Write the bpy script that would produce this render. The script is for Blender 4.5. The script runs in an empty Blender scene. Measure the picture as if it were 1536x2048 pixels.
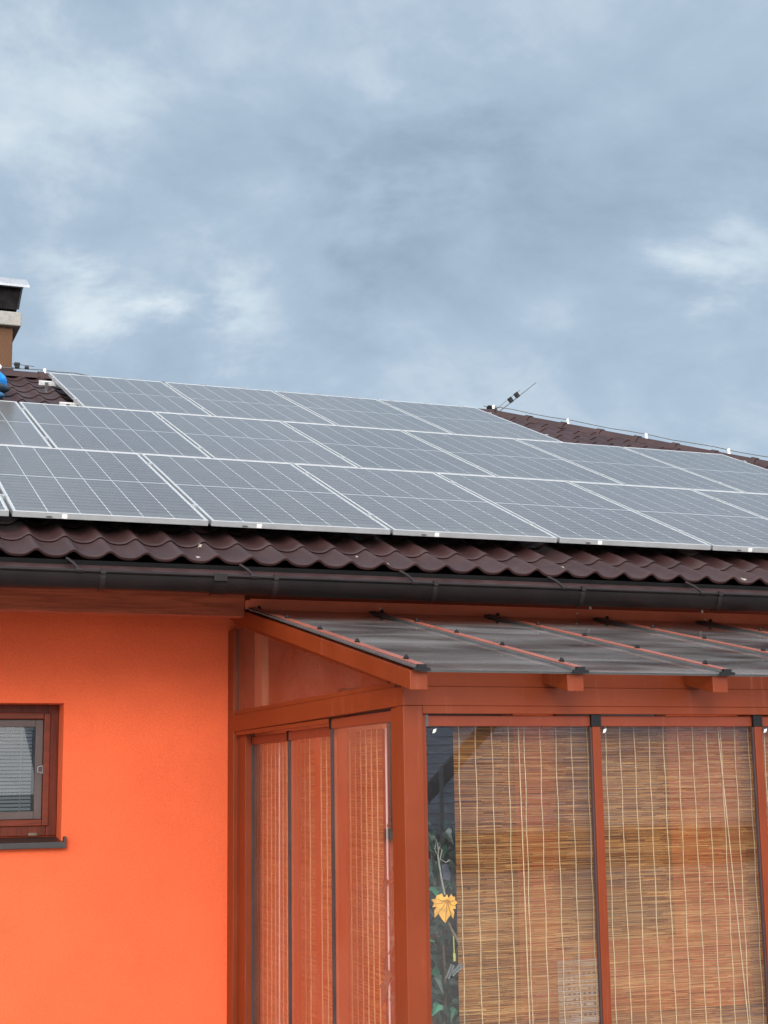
import bpy, bmesh, math, random
from mathutils import Vector, Matrix, Euler
random.seed(7)
S = bpy.context.scene
COL = S.collection
R = math.radians

# ------------------------------------------------------------------ camera
cam_d = bpy.data.cameras.new("camera")
cam = bpy.data.objects.new("camera", cam_d)
COL.objects.link(cam)
right = Vector((0.93327636, -0.35887228, -0.01435024))
up = Vector((-0.05023517, -0.16999443, 0.98416377))
fwd = Vector((0.35562855, 0.91777589, 0.17667979))
mw = Matrix((right, up, -fwd)).transposed().to_4x4()
mw.translation = Vector((-1.1006, -8.6503, -1.5569))
cam.matrix_world = mw
cam_d.sensor_fit = 'VERTICAL'
cam_d.sensor_height = 36.0
cam_d.lens = 53.72
cam_d.clip_end = 3000
S.camera = cam
GZ = -3.15                      # ground level

# ------------------------------------------------------------------ light and sky
S.view_settings.view_transform = 'Standard'
S.view_settings.look = 'None'
S.view_settings.gamma = 1.0
S.view_settings.exposure = 0.10
SUN_EL, SUN_AZ = R(20), R(200)   # azimuth measured from +Y towards +X
sun_dir = Vector((math.sin(SUN_AZ)*math.cos(SUN_EL), math.cos(SUN_AZ)*math.cos(SUN_EL), math.sin(SUN_EL)))
sd = bpy.data.lights.new("sun", 'SUN')
sd.energy = 1.5
sd.angle = R(18)
sd.color = (1.0, 0.95, 0.88)
so = bpy.data.objects.new("sun", sd)
so.rotation_euler = (-sun_dir).to_track_quat('-Z', 'Y').to_euler()
COL.objects.link(so)


class NT:
    """small node-tree helper"""
    def __init__(s, tree):
        s.t = tree
        s.n = tree.nodes
        s.l = tree.links
    def node(s, typ, **kw):
        n = s.n.new(typ)
        ins = kw.pop('ins', {})
        for k, v in kw.items():
            setattr(n, k, v)
        for k, v in ins.items():
            s.put(n.inputs[k], v)
        return n
    def put(s, sock, v):
        if isinstance(v, bpy.types.NodeSocket):
            s.l.new(v, sock)
        else:
            try:
                sock.default_value = v
            except Exception:
                sock.default_value = tuple(v) + (1.0,)
    def math(s, op, a, b=None, c=None, clamp=False):
        n = s.node('ShaderNodeMath', operation=op)
        n.use_clamp = clamp
        s.put(n.inputs[0], a)
        if b is not None: s.put(n.inputs[1], b)
        if c is not None: s.put(n.inputs[2], c)
        return n.outputs[0]
    def vmath(s, op, a, b=None):
        n = s.node('ShaderNodeVectorMath', operation=op)
        s.put(n.inputs[0], a)
        if b is not None: s.put(n.inputs[1], b)
        return n
    def mix(s, f, a, b, blend='MIX'):
        n = s.node('ShaderNodeMix', data_type='RGBA', blend_type=blend)
        s.put(n.inputs[0], f)
        s.put(n.inputs[6], a if isinstance(a, bpy.types.NodeSocket) else tuple(a)[:3] + (1.0,))
        s.put(n.inputs[7], b if isinstance(b, bpy.types.NodeSocket) else tuple(b)[:3] + (1.0,))
        return n.outputs[2]
    def maprange(s, v, a, b, c=0.0, d=1.0, smooth=True):
        n = s.node('ShaderNodeMapRange', interpolation_type='SMOOTHSTEP' if smooth else 'LINEAR')
        for i, x in enumerate((v, a, b, c, d)):
            s.put(n.inputs[i], x)
        return n.outputs[0]
    def noise(s, vec, scale, detail=4, rough=0.5, dist=0.0):
        n = s.node('ShaderNodeTexNoise')
        if vec is not None: s.l.new(vec, n.inputs['Vector'])
        n.inputs['Scale'].default_value = scale
        n.inputs['Detail'].default_value = detail
        n.inputs['Roughness'].default_value = rough
        n.inputs['Distortion'].default_value = dist
        return n.outputs['Fac']


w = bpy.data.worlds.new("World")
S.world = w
w.use_nodes = True
for n in list(w.node_tree.nodes): w.node_tree.nodes.remove(n)
T = NT(w.node_tree)
tc = T.node('ShaderNodeTexCoord')
d = T.vmath('NORMALIZE', tc.outputs['Generated']).outputs[0]
sep = T.node('ShaderNodeSeparateXYZ'); T.l.new(d, sep.inputs[0])
zz = T.math('MAXIMUM', T.math('ADD', sep.outputs[2], 0.40), 0.10)
pl = T.node('ShaderNodeCombineXYZ')
T.l.new(T.math('DIVIDE', sep.outputs[0], zz), pl.inputs[0])
T.l.new(T.math('DIVIDE', sep.outputs[1], zz), pl.inputs[1])
big = T.noise(pl.outputs[0], 3.4, 10, 0.56, 0.5)
fine = T.noise(pl.outputs[0], 8.0, 10, 0.6, 0.35)
puff = T.maprange(T.noise(pl.outputs[0], 5.2, 8, 0.58, 0.3), 0.36, 0.66, 0.0, 1.35)
dens = T.math('ADD', T.math('MULTIPLY', big, 0.70), T.math('MULTIPLY', fine, 0.30))
# large lighter and darker cloud banks, each at a direction of its own
banks = [((0.10, 0.90, 0.42), 0.985, 0.10), ((0.115, 0.882, 0.457), 0.992, 0.05), ((0.195, 0.931, 0.309), 0.9985, 0.13),
         ((0.235, 0.931, 0.279), 0.9965, 0.10), ((0.52, 0.783, 0.342), 0.9990, 0.15), ((0.401, 0.867, 0.297), 0.9980, 0.10),
         ((0.561, 0.773, 0.298), 0.9975, 0.10), ((0.25, 0.913, 0.322), 0.9985, 0.06), ((0.473, 0.831, 0.285), 0.9975, 0.06),
         ((0.314, 0.861, 0.399), 0.992, -0.06), ((0.364, 0.858, 0.364), 0.996, -0.09), ((0.431, 0.811, 0.395), 0.990, -0.04),
         ((0.49, 0.833, 0.250), 0.9985, -0.05), ((0.323, 0.890, 0.323), 0.9988, -0.06), ((0.20, 0.925, 0.335), 0.9990, -0.04)]
acc = dens
for v, c0, amt in banks:
    v = Vector(v).normalized()
    dt = T.vmath('DOT_PRODUCT', d, tuple(v)).outputs['Value']
    acc = T.math('ADD', acc, T.math('MULTIPLY', T.math('MULTIPLY', T.maprange(dt, 1 - (1 - c0) * 2.2, 1.0), puff), amt * 0.95))
ramp = T.node('ShaderNodeValToRGB')
e = ramp.color_ramp.elements
e[0].position = 0.24; e[0].color = (0.27, 0.355, 0.465, 1)
e[1].position = 0.74; e[1].color = (0.68, 0.775, 0.84, 1)
m = ramp.color_ramp.elements.new(0.52); m.color = (0.42, 0.53, 0.655, 1)
T.l.new(acc, ramp.inputs[0])
nish = T.node('ShaderNodeTexSky', sky_type='NISHITA')
nish.sun_disc = False
nish.sun_elevation = SUN_EL
nish.sun_rotation = SUN_AZ
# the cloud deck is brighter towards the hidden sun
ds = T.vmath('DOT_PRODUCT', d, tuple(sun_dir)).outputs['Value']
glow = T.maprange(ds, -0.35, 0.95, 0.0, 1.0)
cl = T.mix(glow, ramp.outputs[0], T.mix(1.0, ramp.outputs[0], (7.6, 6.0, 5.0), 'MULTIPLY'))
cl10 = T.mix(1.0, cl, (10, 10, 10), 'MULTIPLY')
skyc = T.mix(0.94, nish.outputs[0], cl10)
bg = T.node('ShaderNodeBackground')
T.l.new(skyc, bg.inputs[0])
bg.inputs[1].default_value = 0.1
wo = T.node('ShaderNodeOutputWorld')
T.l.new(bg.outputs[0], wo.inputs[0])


# ------------------------------------------------------------------ materials
def mat(name):
    m = bpy.data.materials.new(name)
    m.use_nodes = True
    T = NT(m.node_tree)
    b = m.node_tree.nodes['Principled BSDF']
    return m, T, b


def bump(T, b, h, strength=0.3, dist=0.002):
    n = T.node('ShaderNodeBump')
    n.inputs['Strength'].default_value = strength
    n.inputs['Distance'].default_value = dist
    T.l.new(h, n.inputs['Height'])
    T.l.new(n.outputs[0], b.inputs['Normal'])


def simple(name, col, rough=0.5, metal=0.0, var=0.15, scale=8.0, bumpy=0.0, bscale=200, spec=0.5):
    m, T, b = mat(name)
    o = T.node('ShaderNodeTexCoord').outputs['Object']
    nz = T.noise(o, scale, 5, 0.6)
    lo = tuple(c * (1 - var) for c in col); hi = tuple(min(1, c * (1 + var)) for c in col)
    T.put(b.inputs['Base Color'], T.mix(T.maprange(nz, 0.3, 0.7), lo, hi))
    b.inputs['Roughness'].default_value = rough
    b.inputs['Metallic'].default_value = metal
    b.inputs['Specular IOR Level'].default_value = spec
    if bumpy:
        bump(T, b, T.noise(o, bscale, 3, 0.6), bumpy, 0.002)
    return m


def plaster(name, col):
    m, T, b = mat(name)
    o = T.node('ShaderNodeTexCoord').outputs['Object']
    big = T.noise(o, 0.9, 5, 0.6)
    grain = T.noise(o, 95, 4, 0.75)
    smear = T.noise(o, 2.6, 7, 0.68, 0.6)
    c1 = T.mix(T.maprange(big, 0.3, 0.7), tuple(x * 0.90 for x in col), tuple(min(1, x * 1.05) for x in col))
    c1 = T.mix(T.math('MULTIPLY', T.maprange(smear, 0.52, 0.78), 0.30), c1, T.mix(1.0, c1, (0.78, 0.72, 0.72), 'MULTIPLY'))
    c2 = T.mix(T.maprange(grain, 0.3, 0.75), c1, T.mix(1.0, c1, (0.84, 0.76, 0.74), 'MULTIPLY'))
    T.put(b.inputs['Base Color'], c2)
    b.inputs['Roughness'].default_value = 0.9
    b.inputs['Specular IOR Level'].default_value = 0.2
    hh = T.math('ADD', T.math('MULTIPLY', grain, 0.7), T.math('MULTIPLY', T.noise(o, 60, 2, 0.5), 0.5))
    bump(T, b, hh, 0.8, 0.006)
    return m


def painted(name, col, rough=0.42):
    """powder-coated frame: faint dirt runs and dust"""
    m, T, b = mat(name)
    o = T.node('ShaderNodeTexCoord').outputs['Object']
    mp = T.node('ShaderNodeMapping'); T.l.new(o, mp.inputs[0]); mp.inputs['Scale'].default_value = (14, 14, 0.9)
    runs = T.noise(mp.outputs[0], 1.6, 5, 0.65)
    blot = T.noise(o, 3.5, 5, 0.6)
    base = T.mix(T.maprange(blot, 0.3, 0.7), tuple(x * 0.92 for x in col), tuple(x * 1.06 for x in col))
    dusty = T.mix(T.math('MULTIPLY', T.maprange(runs, 0.55, 0.85), 0.25), base, (0.45, 0.20, 0.14))
    T.put(b.inputs['Base Color'], dusty)
    T.put(b.inputs['Roughness'], T.math('ADD', T.math('MULTIPLY', blot, 0.25), rough - 0.12))
    b.inputs['Specular IOR Level'].default_value = 0.25
    bump(T, b, T.noise(o, 420, 2, 0.5), 0.06, 0.001)
    return m


def wood(name, col, dark, axis=0, rough=0.6):
    m, T, b = mat(name)
    o = T.node('ShaderNodeTexCoord').outputs['Object']
    mp = T.node('ShaderNodeMapping'); T.l.new(o, mp.inputs[0])
    sc = [26, 26, 26]; sc[axis] = 1.6
    mp.inputs['Scale'].default_value = sc
    g = T.noise(mp.outputs[0], 1.4, 6, 0.6, 1.2)
    T.put(b.inputs['Base Color'], T.mix(T.maprange(g, 0.35, 0.65), dark, col))
    b.inputs['Roughness'].default_value = rough
    b.inputs['Specular IOR Level'].default_value = 0.2
    bump(T, b, g, 0.25, 0.002)
    return m


def glass(name, tint=(0.9, 0.92, 0.92), rough=0.0, dirt=0.03, film_col=(0.5, 0.5, 0.48), gain=1.0, streak=False):
    """clear sheet: Fresnel mix of see-through and mirror, with a thin film of dust or painted reflection tint"""
    m = bpy.data.materials.new(name); m.use_nodes = True
    t = m.node_tree
    for n in list(t.nodes): t.nodes.remove(n)
    T = NT(t)
    geo = T.node('ShaderNodeNewGeometry')
    ior = T.math('ADD', 1.5, T.math('MULTIPLY', geo.outputs['Backfacing'], -0.83333))
    fr = T.node('ShaderNodeFresnel'); T.l.new(ior, fr.inputs['IOR'])
    tr = T.node('ShaderNodeBsdfTransparent'); tr.inputs[0].default_value = tuple(tint) + (1,)
    gl = T.node('ShaderNodeBsdfGlossy'); gl.inputs['Roughness'].default_value = rough
    o = T.node('ShaderNodeTexCoord').outputs['Object']
    mp = T.node('ShaderNodeMapping'); T.l.new(o, mp.inputs[0])
    mp.inputs['Scale'].default_value = (0.8, 2.6, 1.0) if streak else (1, 1, 1)
    nz = T.noise(mp.outputs[0], 1.6 if streak else 2.0, 4 if streak else 7, 0.5 if streak else 0.65, 0.5 if streak else 0.2)
    df = T.node('ShaderNodeBsdfDiffuse'); df.inputs[0].default_value = tuple(film_col) + (1,)
    m1 = T.node('ShaderNodeMixShader'); T.put(m1.inputs[0], T.math('MULTIPLY', fr.outputs[0], gain, clamp=True))
    T.l.new(tr.outputs[0], m1.inputs[1]); T.l.new(gl.outputs[0], m1.inputs[2])
    m2 = T.node('ShaderNodeMixShader'); T.put(m2.inputs[0], T.maprange(nz, 0.25, 0.8, dirt * 0.2, dirt * 1.8))
    T.l.new(m1.outputs[0], m2.inputs[1]); T.l.new(df.outputs[0], m2.inputs[2])
    if rough == 0.0 and not streak:   # slight waviness of the float glass
        bn = T.node('ShaderNodeBump'); bn.inputs['Strength'].default_value = 0.02; bn.inputs['Distance'].default_value = 0.01
        T.l.new(T.noise(o, 1.3, 2, 0.5), bn.inputs['Height']); T.l.new(bn.outputs[0], gl.inputs['Normal'])
    out = T.node('ShaderNodeOutputMaterial'); T.l.new(m2.outputs[0], out.inputs[0])
    return m


M = {}
M['plaster'] = plaster('orange_plaster', (0.80, 0.143, 0.054))
M['chimney'] = plaster('brown_plaster', (0.125, 0.068, 0.038))
M['frame'] = painted('red_brown_paint', (0.172, 0.0285, 0.0062))
M['rail_paint'] = painted('red_brown_rail_paint', (0.185, 0.034, 0.013))
M['flash'] = painted('red_brown_sheet_metal', (0.70, 0.170, 0.085), 0.36)  # colour lightened to stand in for light missing under the eaves
M['bar'] = painted('red_glazing_bar', (0.30, 0.095, 0.065), 0.30)
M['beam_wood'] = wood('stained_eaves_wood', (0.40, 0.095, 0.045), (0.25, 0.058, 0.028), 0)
M['pale_wood'] = wood('pale_stained_wood', (0.70, 0.36, 0.22), (0.58, 0.28, 0.16), 2)
M['win_wood'] = wood('mahogany_window', (0.13, 0.022, 0.009), (0.075, 0.014, 0.006), 2, 0.4)
M['win_wood_h'] = wood('mahogany_window_rail', (0.16, 0.030, 0.012), (0.10, 0.02, 0.009), 0, 0.4)
M['soffit'] = wood('dark_soffit_boards', (0.17, 0.05, 0.028), (0.11, 0.034, 0.02), 0)
M['gutter'] = simple('brown_gutter_metal', (0.008, 0.0048, 0.0048), 0.34, 0.0, 0.25, 5, spec=0.22)
M['strap'] = simple('brown_strap_metal', (0.013, 0.008, 0.008), 0.45, spec=0.25)
M['alu'] = simple('aluminium', (0.44, 0.455, 0.46), 0.42, 0.55, 0.08, 6)
M['alu_rail'] = simple('mill_aluminium', (0.68, 0.68, 0.67), 0.4, 0.3, 0.1, 20)
M['steel'] = simple('galvanised_steel', (0.15, 0.155, 0.16), 0.5, 0.6, 0.2, 30)
M['black'] = simple('black_rubber', (0.006, 0.006, 0.007), 0.5, spec=0.25)
M['gasket'] = simple('grey_gasket', (0.07, 0.07, 0.07), 0.55)
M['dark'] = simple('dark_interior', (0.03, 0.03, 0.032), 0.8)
M['mesh'] = simple('dark_vent_comb', (0.006, 0.006, 0.006), 0.9, spec=0.1)
M['concrete'] = simple('pale_concrete', (0.27, 0.26, 0.235), 0.9, 0, 0.12, 25, 0.4, 120)
M['cowl_top'] = simple('galvanised_cowl', (0.34, 0.36, 0.38), 0.4, 0.3, 0.1, 10)
M['cowl'] = simple('sooty_cowl', (0.010, 0.009, 0.009), 0.9, 0.0, 0.4, 12, spec=0.1)
M['white'] = simple('white_plastic', (0.80, 0.80, 0.78), 0.45, 0, 0.05)
M['sill'] = simple('dark_sill_metal', (0.026, 0.024, 0.023), 0.4, 0.0, 0.15, 9)
M['slat'] = simple('grey_blind_slat', (0.24, 0.255, 0.26), 0.5, 0, 0.06)
M['dropping'] = simple('bird_dropping', (0.34, 0.29, 0.24), 0.9, 0, 0.3, 60)
M['paper'] = simple('paper', (0.75, 0.74, 0.70), 0.9, 0, 0.04)
M['ink'] = simple('grey_ink', (0.12, 0.12, 0.14), 0.9)
M['cord'] = simple('straw_cord', (0.60, 0.43, 0.24), 0.9, 0, 0.15, 30)
M['twine'] = simple('grey_twine', (0.30, 0.31, 0.26), 0.9)
M['yellow'] = simple('mustard_leaf', (0.75, 0.38, 0.05), 0.6, 0, 0.3, 18)
M['yellow_dark'] = simple('leaf_vein', (0.42, 0.19, 0.025), 0.7)
M['twig'] = simple('twig_bark', (0.16, 0.11, 0.075), 0.9, 0, 0.4, 30)
M['leaf_green'] = simple('ivy_leaf', (0.04, 0.19, 0.11), 0.4, 0, 0.5, 9)
M['leaf_dark'] = simple('ivy_leaf_dark', (0.034, 0.062, 0.050), 0.42, 0, 0.5, 9)
M['plush'] = simple('pink_brown_plush', (0.50, 0.27, 0.20), 0.95, 0, 0.2, 30, 0.6, 250)
M['plush_face'] = simple('dark_plush_thread', (0.05, 0.02, 0.015), 0.9)
M['yellow_paint'] = simple('yellow_enamel', (0.80, 0.42, 0.02), 0.4)
M['terracotta'] = simple('terracotta', (0.35, 0.12, 0.06), 0.8, 0, 0.2, 12)
M['grey_roof'] = simple('blue_grey_roof', (0.34, 0.43, 0.56), 0.7, 0, 0.25, 4)
M['grey_wall'] = simple('grey_render', (0.13, 0.13, 0.14), 0.9)
M['verge'] = simple('dark_verge_board', (0.03, 0.028, 0.026), 0.6)
M['pipe'] = simple('grey_downpipe', (0.30, 0.31, 0.33), 0.5)
M['pave'] = simple('grey_floor_tiles', (0.22, 0.20, 0.18), 0.7, 0, 0.2, 3)
M['pale_wall'] = simple('interior_dark_glass_backing', (0.05, 0.045, 0.04), 0.8)
M['blue'] = simple('bright_blue_cloth', (0.01, 0.26, 0.75), 0.7, 0, 0.3, 16)
M['navy'] = simple('dark_navy_cloth', (0.012, 0.03, 0.05), 0.7, 0, 0.3, 16)

# brown metal roof tiles
m, T, b = mat('brown_metal_tile')
o = T.node('ShaderNodeTexCoord').outputs['Object']
n1 = T.noise(o, 2.2, 5, 0.6); n2 = T.noise(o, 55, 3, 0.6); n3 = T.noise(o, 9, 6, 0.7)
c = T.mix(T.maprange(n1, 0.3, 0.7), (0.026, 0.0105, 0.0105), (0.040, 0.018, 0.017))
c = T.mix(T.math('MULTIPLY', T.maprange(n3, 0.5, 0.8), 0.35), c, (0.075, 0.05, 0.044))
c = T.mix(T.maprange(n2, 0.735, 0.76), c, (0.20, 0.15, 0.12))
T.put(b.inputs['Base Color'], c)
T.put(b.inputs['Roughness'], T.math('ADD', 0.34, T.math('MULTIPLY', n3, 0.25)))
b.inputs['Specular IOR Level'].default_value = 0.28
bump(T, b, T.noise(o, 260, 2, 0.5), 0.12, 0.001)
M['tile'] = m

# solar laminate: 6 columns of half-cut cells, white grid, fine bus bars (object space, metres)
PWID, PLEN = 1.134, 2.180
m, T, b = mat('solar_laminate')
o = T.node('ShaderNodeTexCoord').outputs['Object']
sp = T.node('ShaderNodeSeparateXYZ'); T.l.new(o, sp.inputs[0])
x, y = sp.outputs[0], sp.outputs[1]
mx, my = 0.0175, 0.020
cw = (PWID - 2 * mx) / 6
half = (PLEN - 2 * my) / 2
cx_ = T.math('DIVIDE', T.math('SUBTRACT', x, mx), cw)
fx = T.math('ABSOLUTE', T.math('SUBTRACT', T.math('FRACT', cx_), 0.5))         # 0.5 at the column line
dx = T.math('MULTIPLY', T.math('SUBTRACT', 0.5, fx), cw)                        # metres to the line
ch = half / 12
cy_ = T.math('DIVIDE', T.math('SUBTRACT', y, my), ch)
fy = T.math('ABSOLUTE', T.math('SUBTRACT', T.math('FRACT', cy_), 0.5))
dy = T.math('MULTIPLY', T.math('SUBTRACT', 0.5, fy), ch)
ymid = T.math('ABSOLUTE', T.math('SUBTRACT', y, PLEN / 2))
lx = T.math('LESS_THAN', dx, 0.0017)
ly = T.math('LESS_THAN', dy, 0.0011)
dia = T.math('LESS_THAN', T.math('ADD', dx, dy), 0.0085)                        # chamfered cell corners
lm = T.math('LESS_THAN', ymid, 0.0065)
edge = T.math('MAXIMUM',
              T.math('MAXIMUM', T.math('LESS_THAN', x, mx), T.math('GREATER_THAN', x, PWID - mx)),
              T.math('MAXIMUM', T.math('LESS_THAN', y, my), T.math('GREATER_THAN', y, PLEN - my)))
white = T.math('MAXIMUM', T.math('MAXIMUM', lx, dia), T.math('MAXIMUM', lm, edge))
bus = T.math('LESS_THAN', T.math('ABSOLUTE', T.math('SUBTRACT', T.math('FRACT', T.math('MULTIPLY', cy_, 2.0)), 0.5)), 0.05)
nz = T.noise(o, 1.2, 3, 0.5)
cell = T.mix(nz, (0.028, 0.024, 0.022), (0.036, 0.031, 0.028))
colr = T.mix(T.math('MULTIPLY', bus, 0.55), cell, (0.22, 0.23, 0.25))
colr = T.mix(T.math('MULTIPLY', ly, 0.75), colr, (0.40, 0.42, 0.45))
colr = T.mix(T.math('MULTIPLY', white, 0.74), colr, (0.62, 0.66, 0.67))
dust = T.noise(o, 7, 6, 0.7)
oi = T.node('ShaderNodeObjectInfo')
film = T.math('ADD', T.maprange(dust, 0.35, 0.9, 0.05, 0.16), T.math('MULTIPLY', oi.outputs['Random'], 0.06))
sill_ = T.math('MULTIPLY', T.maprange(T.math('ADD', y, T.math('MULTIPLY', dust, 0.10)), 0.06, 0.22, 0.22, 0.0), dust)
colr = T.mix(T.math('ADD', film, sill_), colr, (0.33, 0.325, 0.32))
T.put(b.inputs['Base Color'], colr)
b.inputs['Roughness'].default_value = 0.16
b.inputs['Specular IOR Level'].default_value = 0.5
b.inputs['IOR'].default_value = 1.62
M['laminate'] = m

# woven reeds: colour from a per-face tone attribute
m, T, b = mat('woven_reed')
at = T.node('ShaderNodeAttribute', attribute_name='tone')
rp = T.node('ShaderNodeValToRGB')
e = rp.color_ramp.elements
e[0].position = 0.0; e[0].color = (0.26, 0.085, 0.022, 1)
e[1].position = 1.0; e[1].color = (0.90, 0.56, 0.23, 1)
k = rp.color_ramp.elements.new(0.45); k.color = (0.62, 0.265, 0.066, 1)
T.l.new(at.outputs['Fac'], rp.inputs[0])
o = T.node('ShaderNodeTexCoord').outputs['Object']
mpn = T.node('ShaderNodeMapping'); T.l.new(o, mpn.inputs[0]); mpn.inputs['Scale'].default_value = (3, 3, 120)
vv = T.noise(mpn.outputs[0], 2.0, 5, 0.7)
big = T.noise(o, 4.0, 4, 0.6)
colr = T.mix(T.maprange(vv, 0.3, 0.75), T.mix(1.0, rp.outputs[0], (0.72, 0.68, 0.64), 'MULTIPLY'), rp.outputs[0])
colr = T.mix(T.maprange(big, 0.35, 0.7), T.mix(1.0, colr, (0.80, 0.76, 0.70), 'MULTIPLY'), colr)
df = T.node('ShaderNodeBsdfDiffuse'); T.l.new(colr, df.inputs[0])
tl = T.node('ShaderNodeBsdfTranslucent'); T.l.new(colr, tl.inputs[0])
ms = T.node('ShaderNodeMixShader'); ms.inputs[0].default_value = 0.35
T.l.new(df.outputs[0], ms.inputs[1]); T.l.new(tl.outputs[0], ms.inputs[2])
out = [n for n in m.node_tree.nodes if n.type == 'OUTPUT_MATERIAL'][0]
T.l.new(ms.outputs[0], out.inputs[0])
M['reed'] = m

M['glass'] = glass('clear_sliding_glass', (0.96, 0.97, 0.97), 0.0, 0.012, (0.42, 0.40, 0.40), 1.25)
M['glass_side'] = glass('side_sliding_glass', (0.95, 0.95, 0.95), 0.0, 0.04, (0.58, 0.38, 0.28), 1.45)  # salmon film paints in the reflection of the orange wall
M['glass_dark'] = glass('window_glass', (0.80, 0.84, 0.86), 0.0, 0.02)
M['poly'] = glass('smoked_roof_sheet', (0.80, 0.81, 0.81), 0.006, 0.12, (0.46, 0.46, 0.46), streak=True)
M['gable'] = glass('tinted_gable_glass', (0.88, 0.82, 0.80), 0.02, 0.05, (0.45, 0.25, 0.18))

# ground: gravel and worn grass
m, T, b = mat('yard_ground')
o = T.node('ShaderNodeTexCoord').outputs['Object']
g1 = T.noise(o, 0.25, 6, 0.6); g2 = T.noise(o, 14, 5, 0.7)
c = T.mix(T.maprange(g1, 0.42, 0.58), (0.050, 0.075, 0.028), (0.16, 0.145, 0.12))
c = T.mix(T.maprange(g2, 0.3, 0.7), T.mix(1.0, c, (0.6, 0.6, 0.6), 'MULTIPLY'), c)
T.put(b.inputs['Base Color'], c); b.inputs['Roughness'].default_value = 0.95
bump(T, b, g2, 0.6, 0.03)
M['ground'] = m


# pale slabs, added out of view to bounce light up under the eaves
m, T, b = mat('bounce_slabs')
o = T.node('ShaderNodeTexCoord').outputs['Object']
br = T.node('ShaderNodeTexBrick'); T.l.new(o, br.inputs['Vector'])
br.inputs['Scale'].default_value = 1.0; br.inputs['Brick Width'].default_value = 0.6; br.inputs['Row Height'].default_value = 0.6
br.inputs['Mortar Size'].default_value = 0.008; br.offset = 0.0
br.inputs['Color1'].default_value = (0.46, 0.44, 0.41, 1); br.inputs['Color2'].default_value = (0.40, 0.385, 0.36, 1); br.inputs['Mortar'].default_value = (0.14, 0.13, 0.12, 1)
T.put(b.inputs['Base Color'], T.mix(T.maprange(T.noise(o, 0.8, 6, 0.6), 0.3, 0.7), T.mix(1.0, br.outputs[0], (0.82, 0.80, 0.78), 'MULTIPLY'), br.outputs[0]))
b.inputs['Roughness'].default_value = 0.9
M['bounce_paving'] = m

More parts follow.
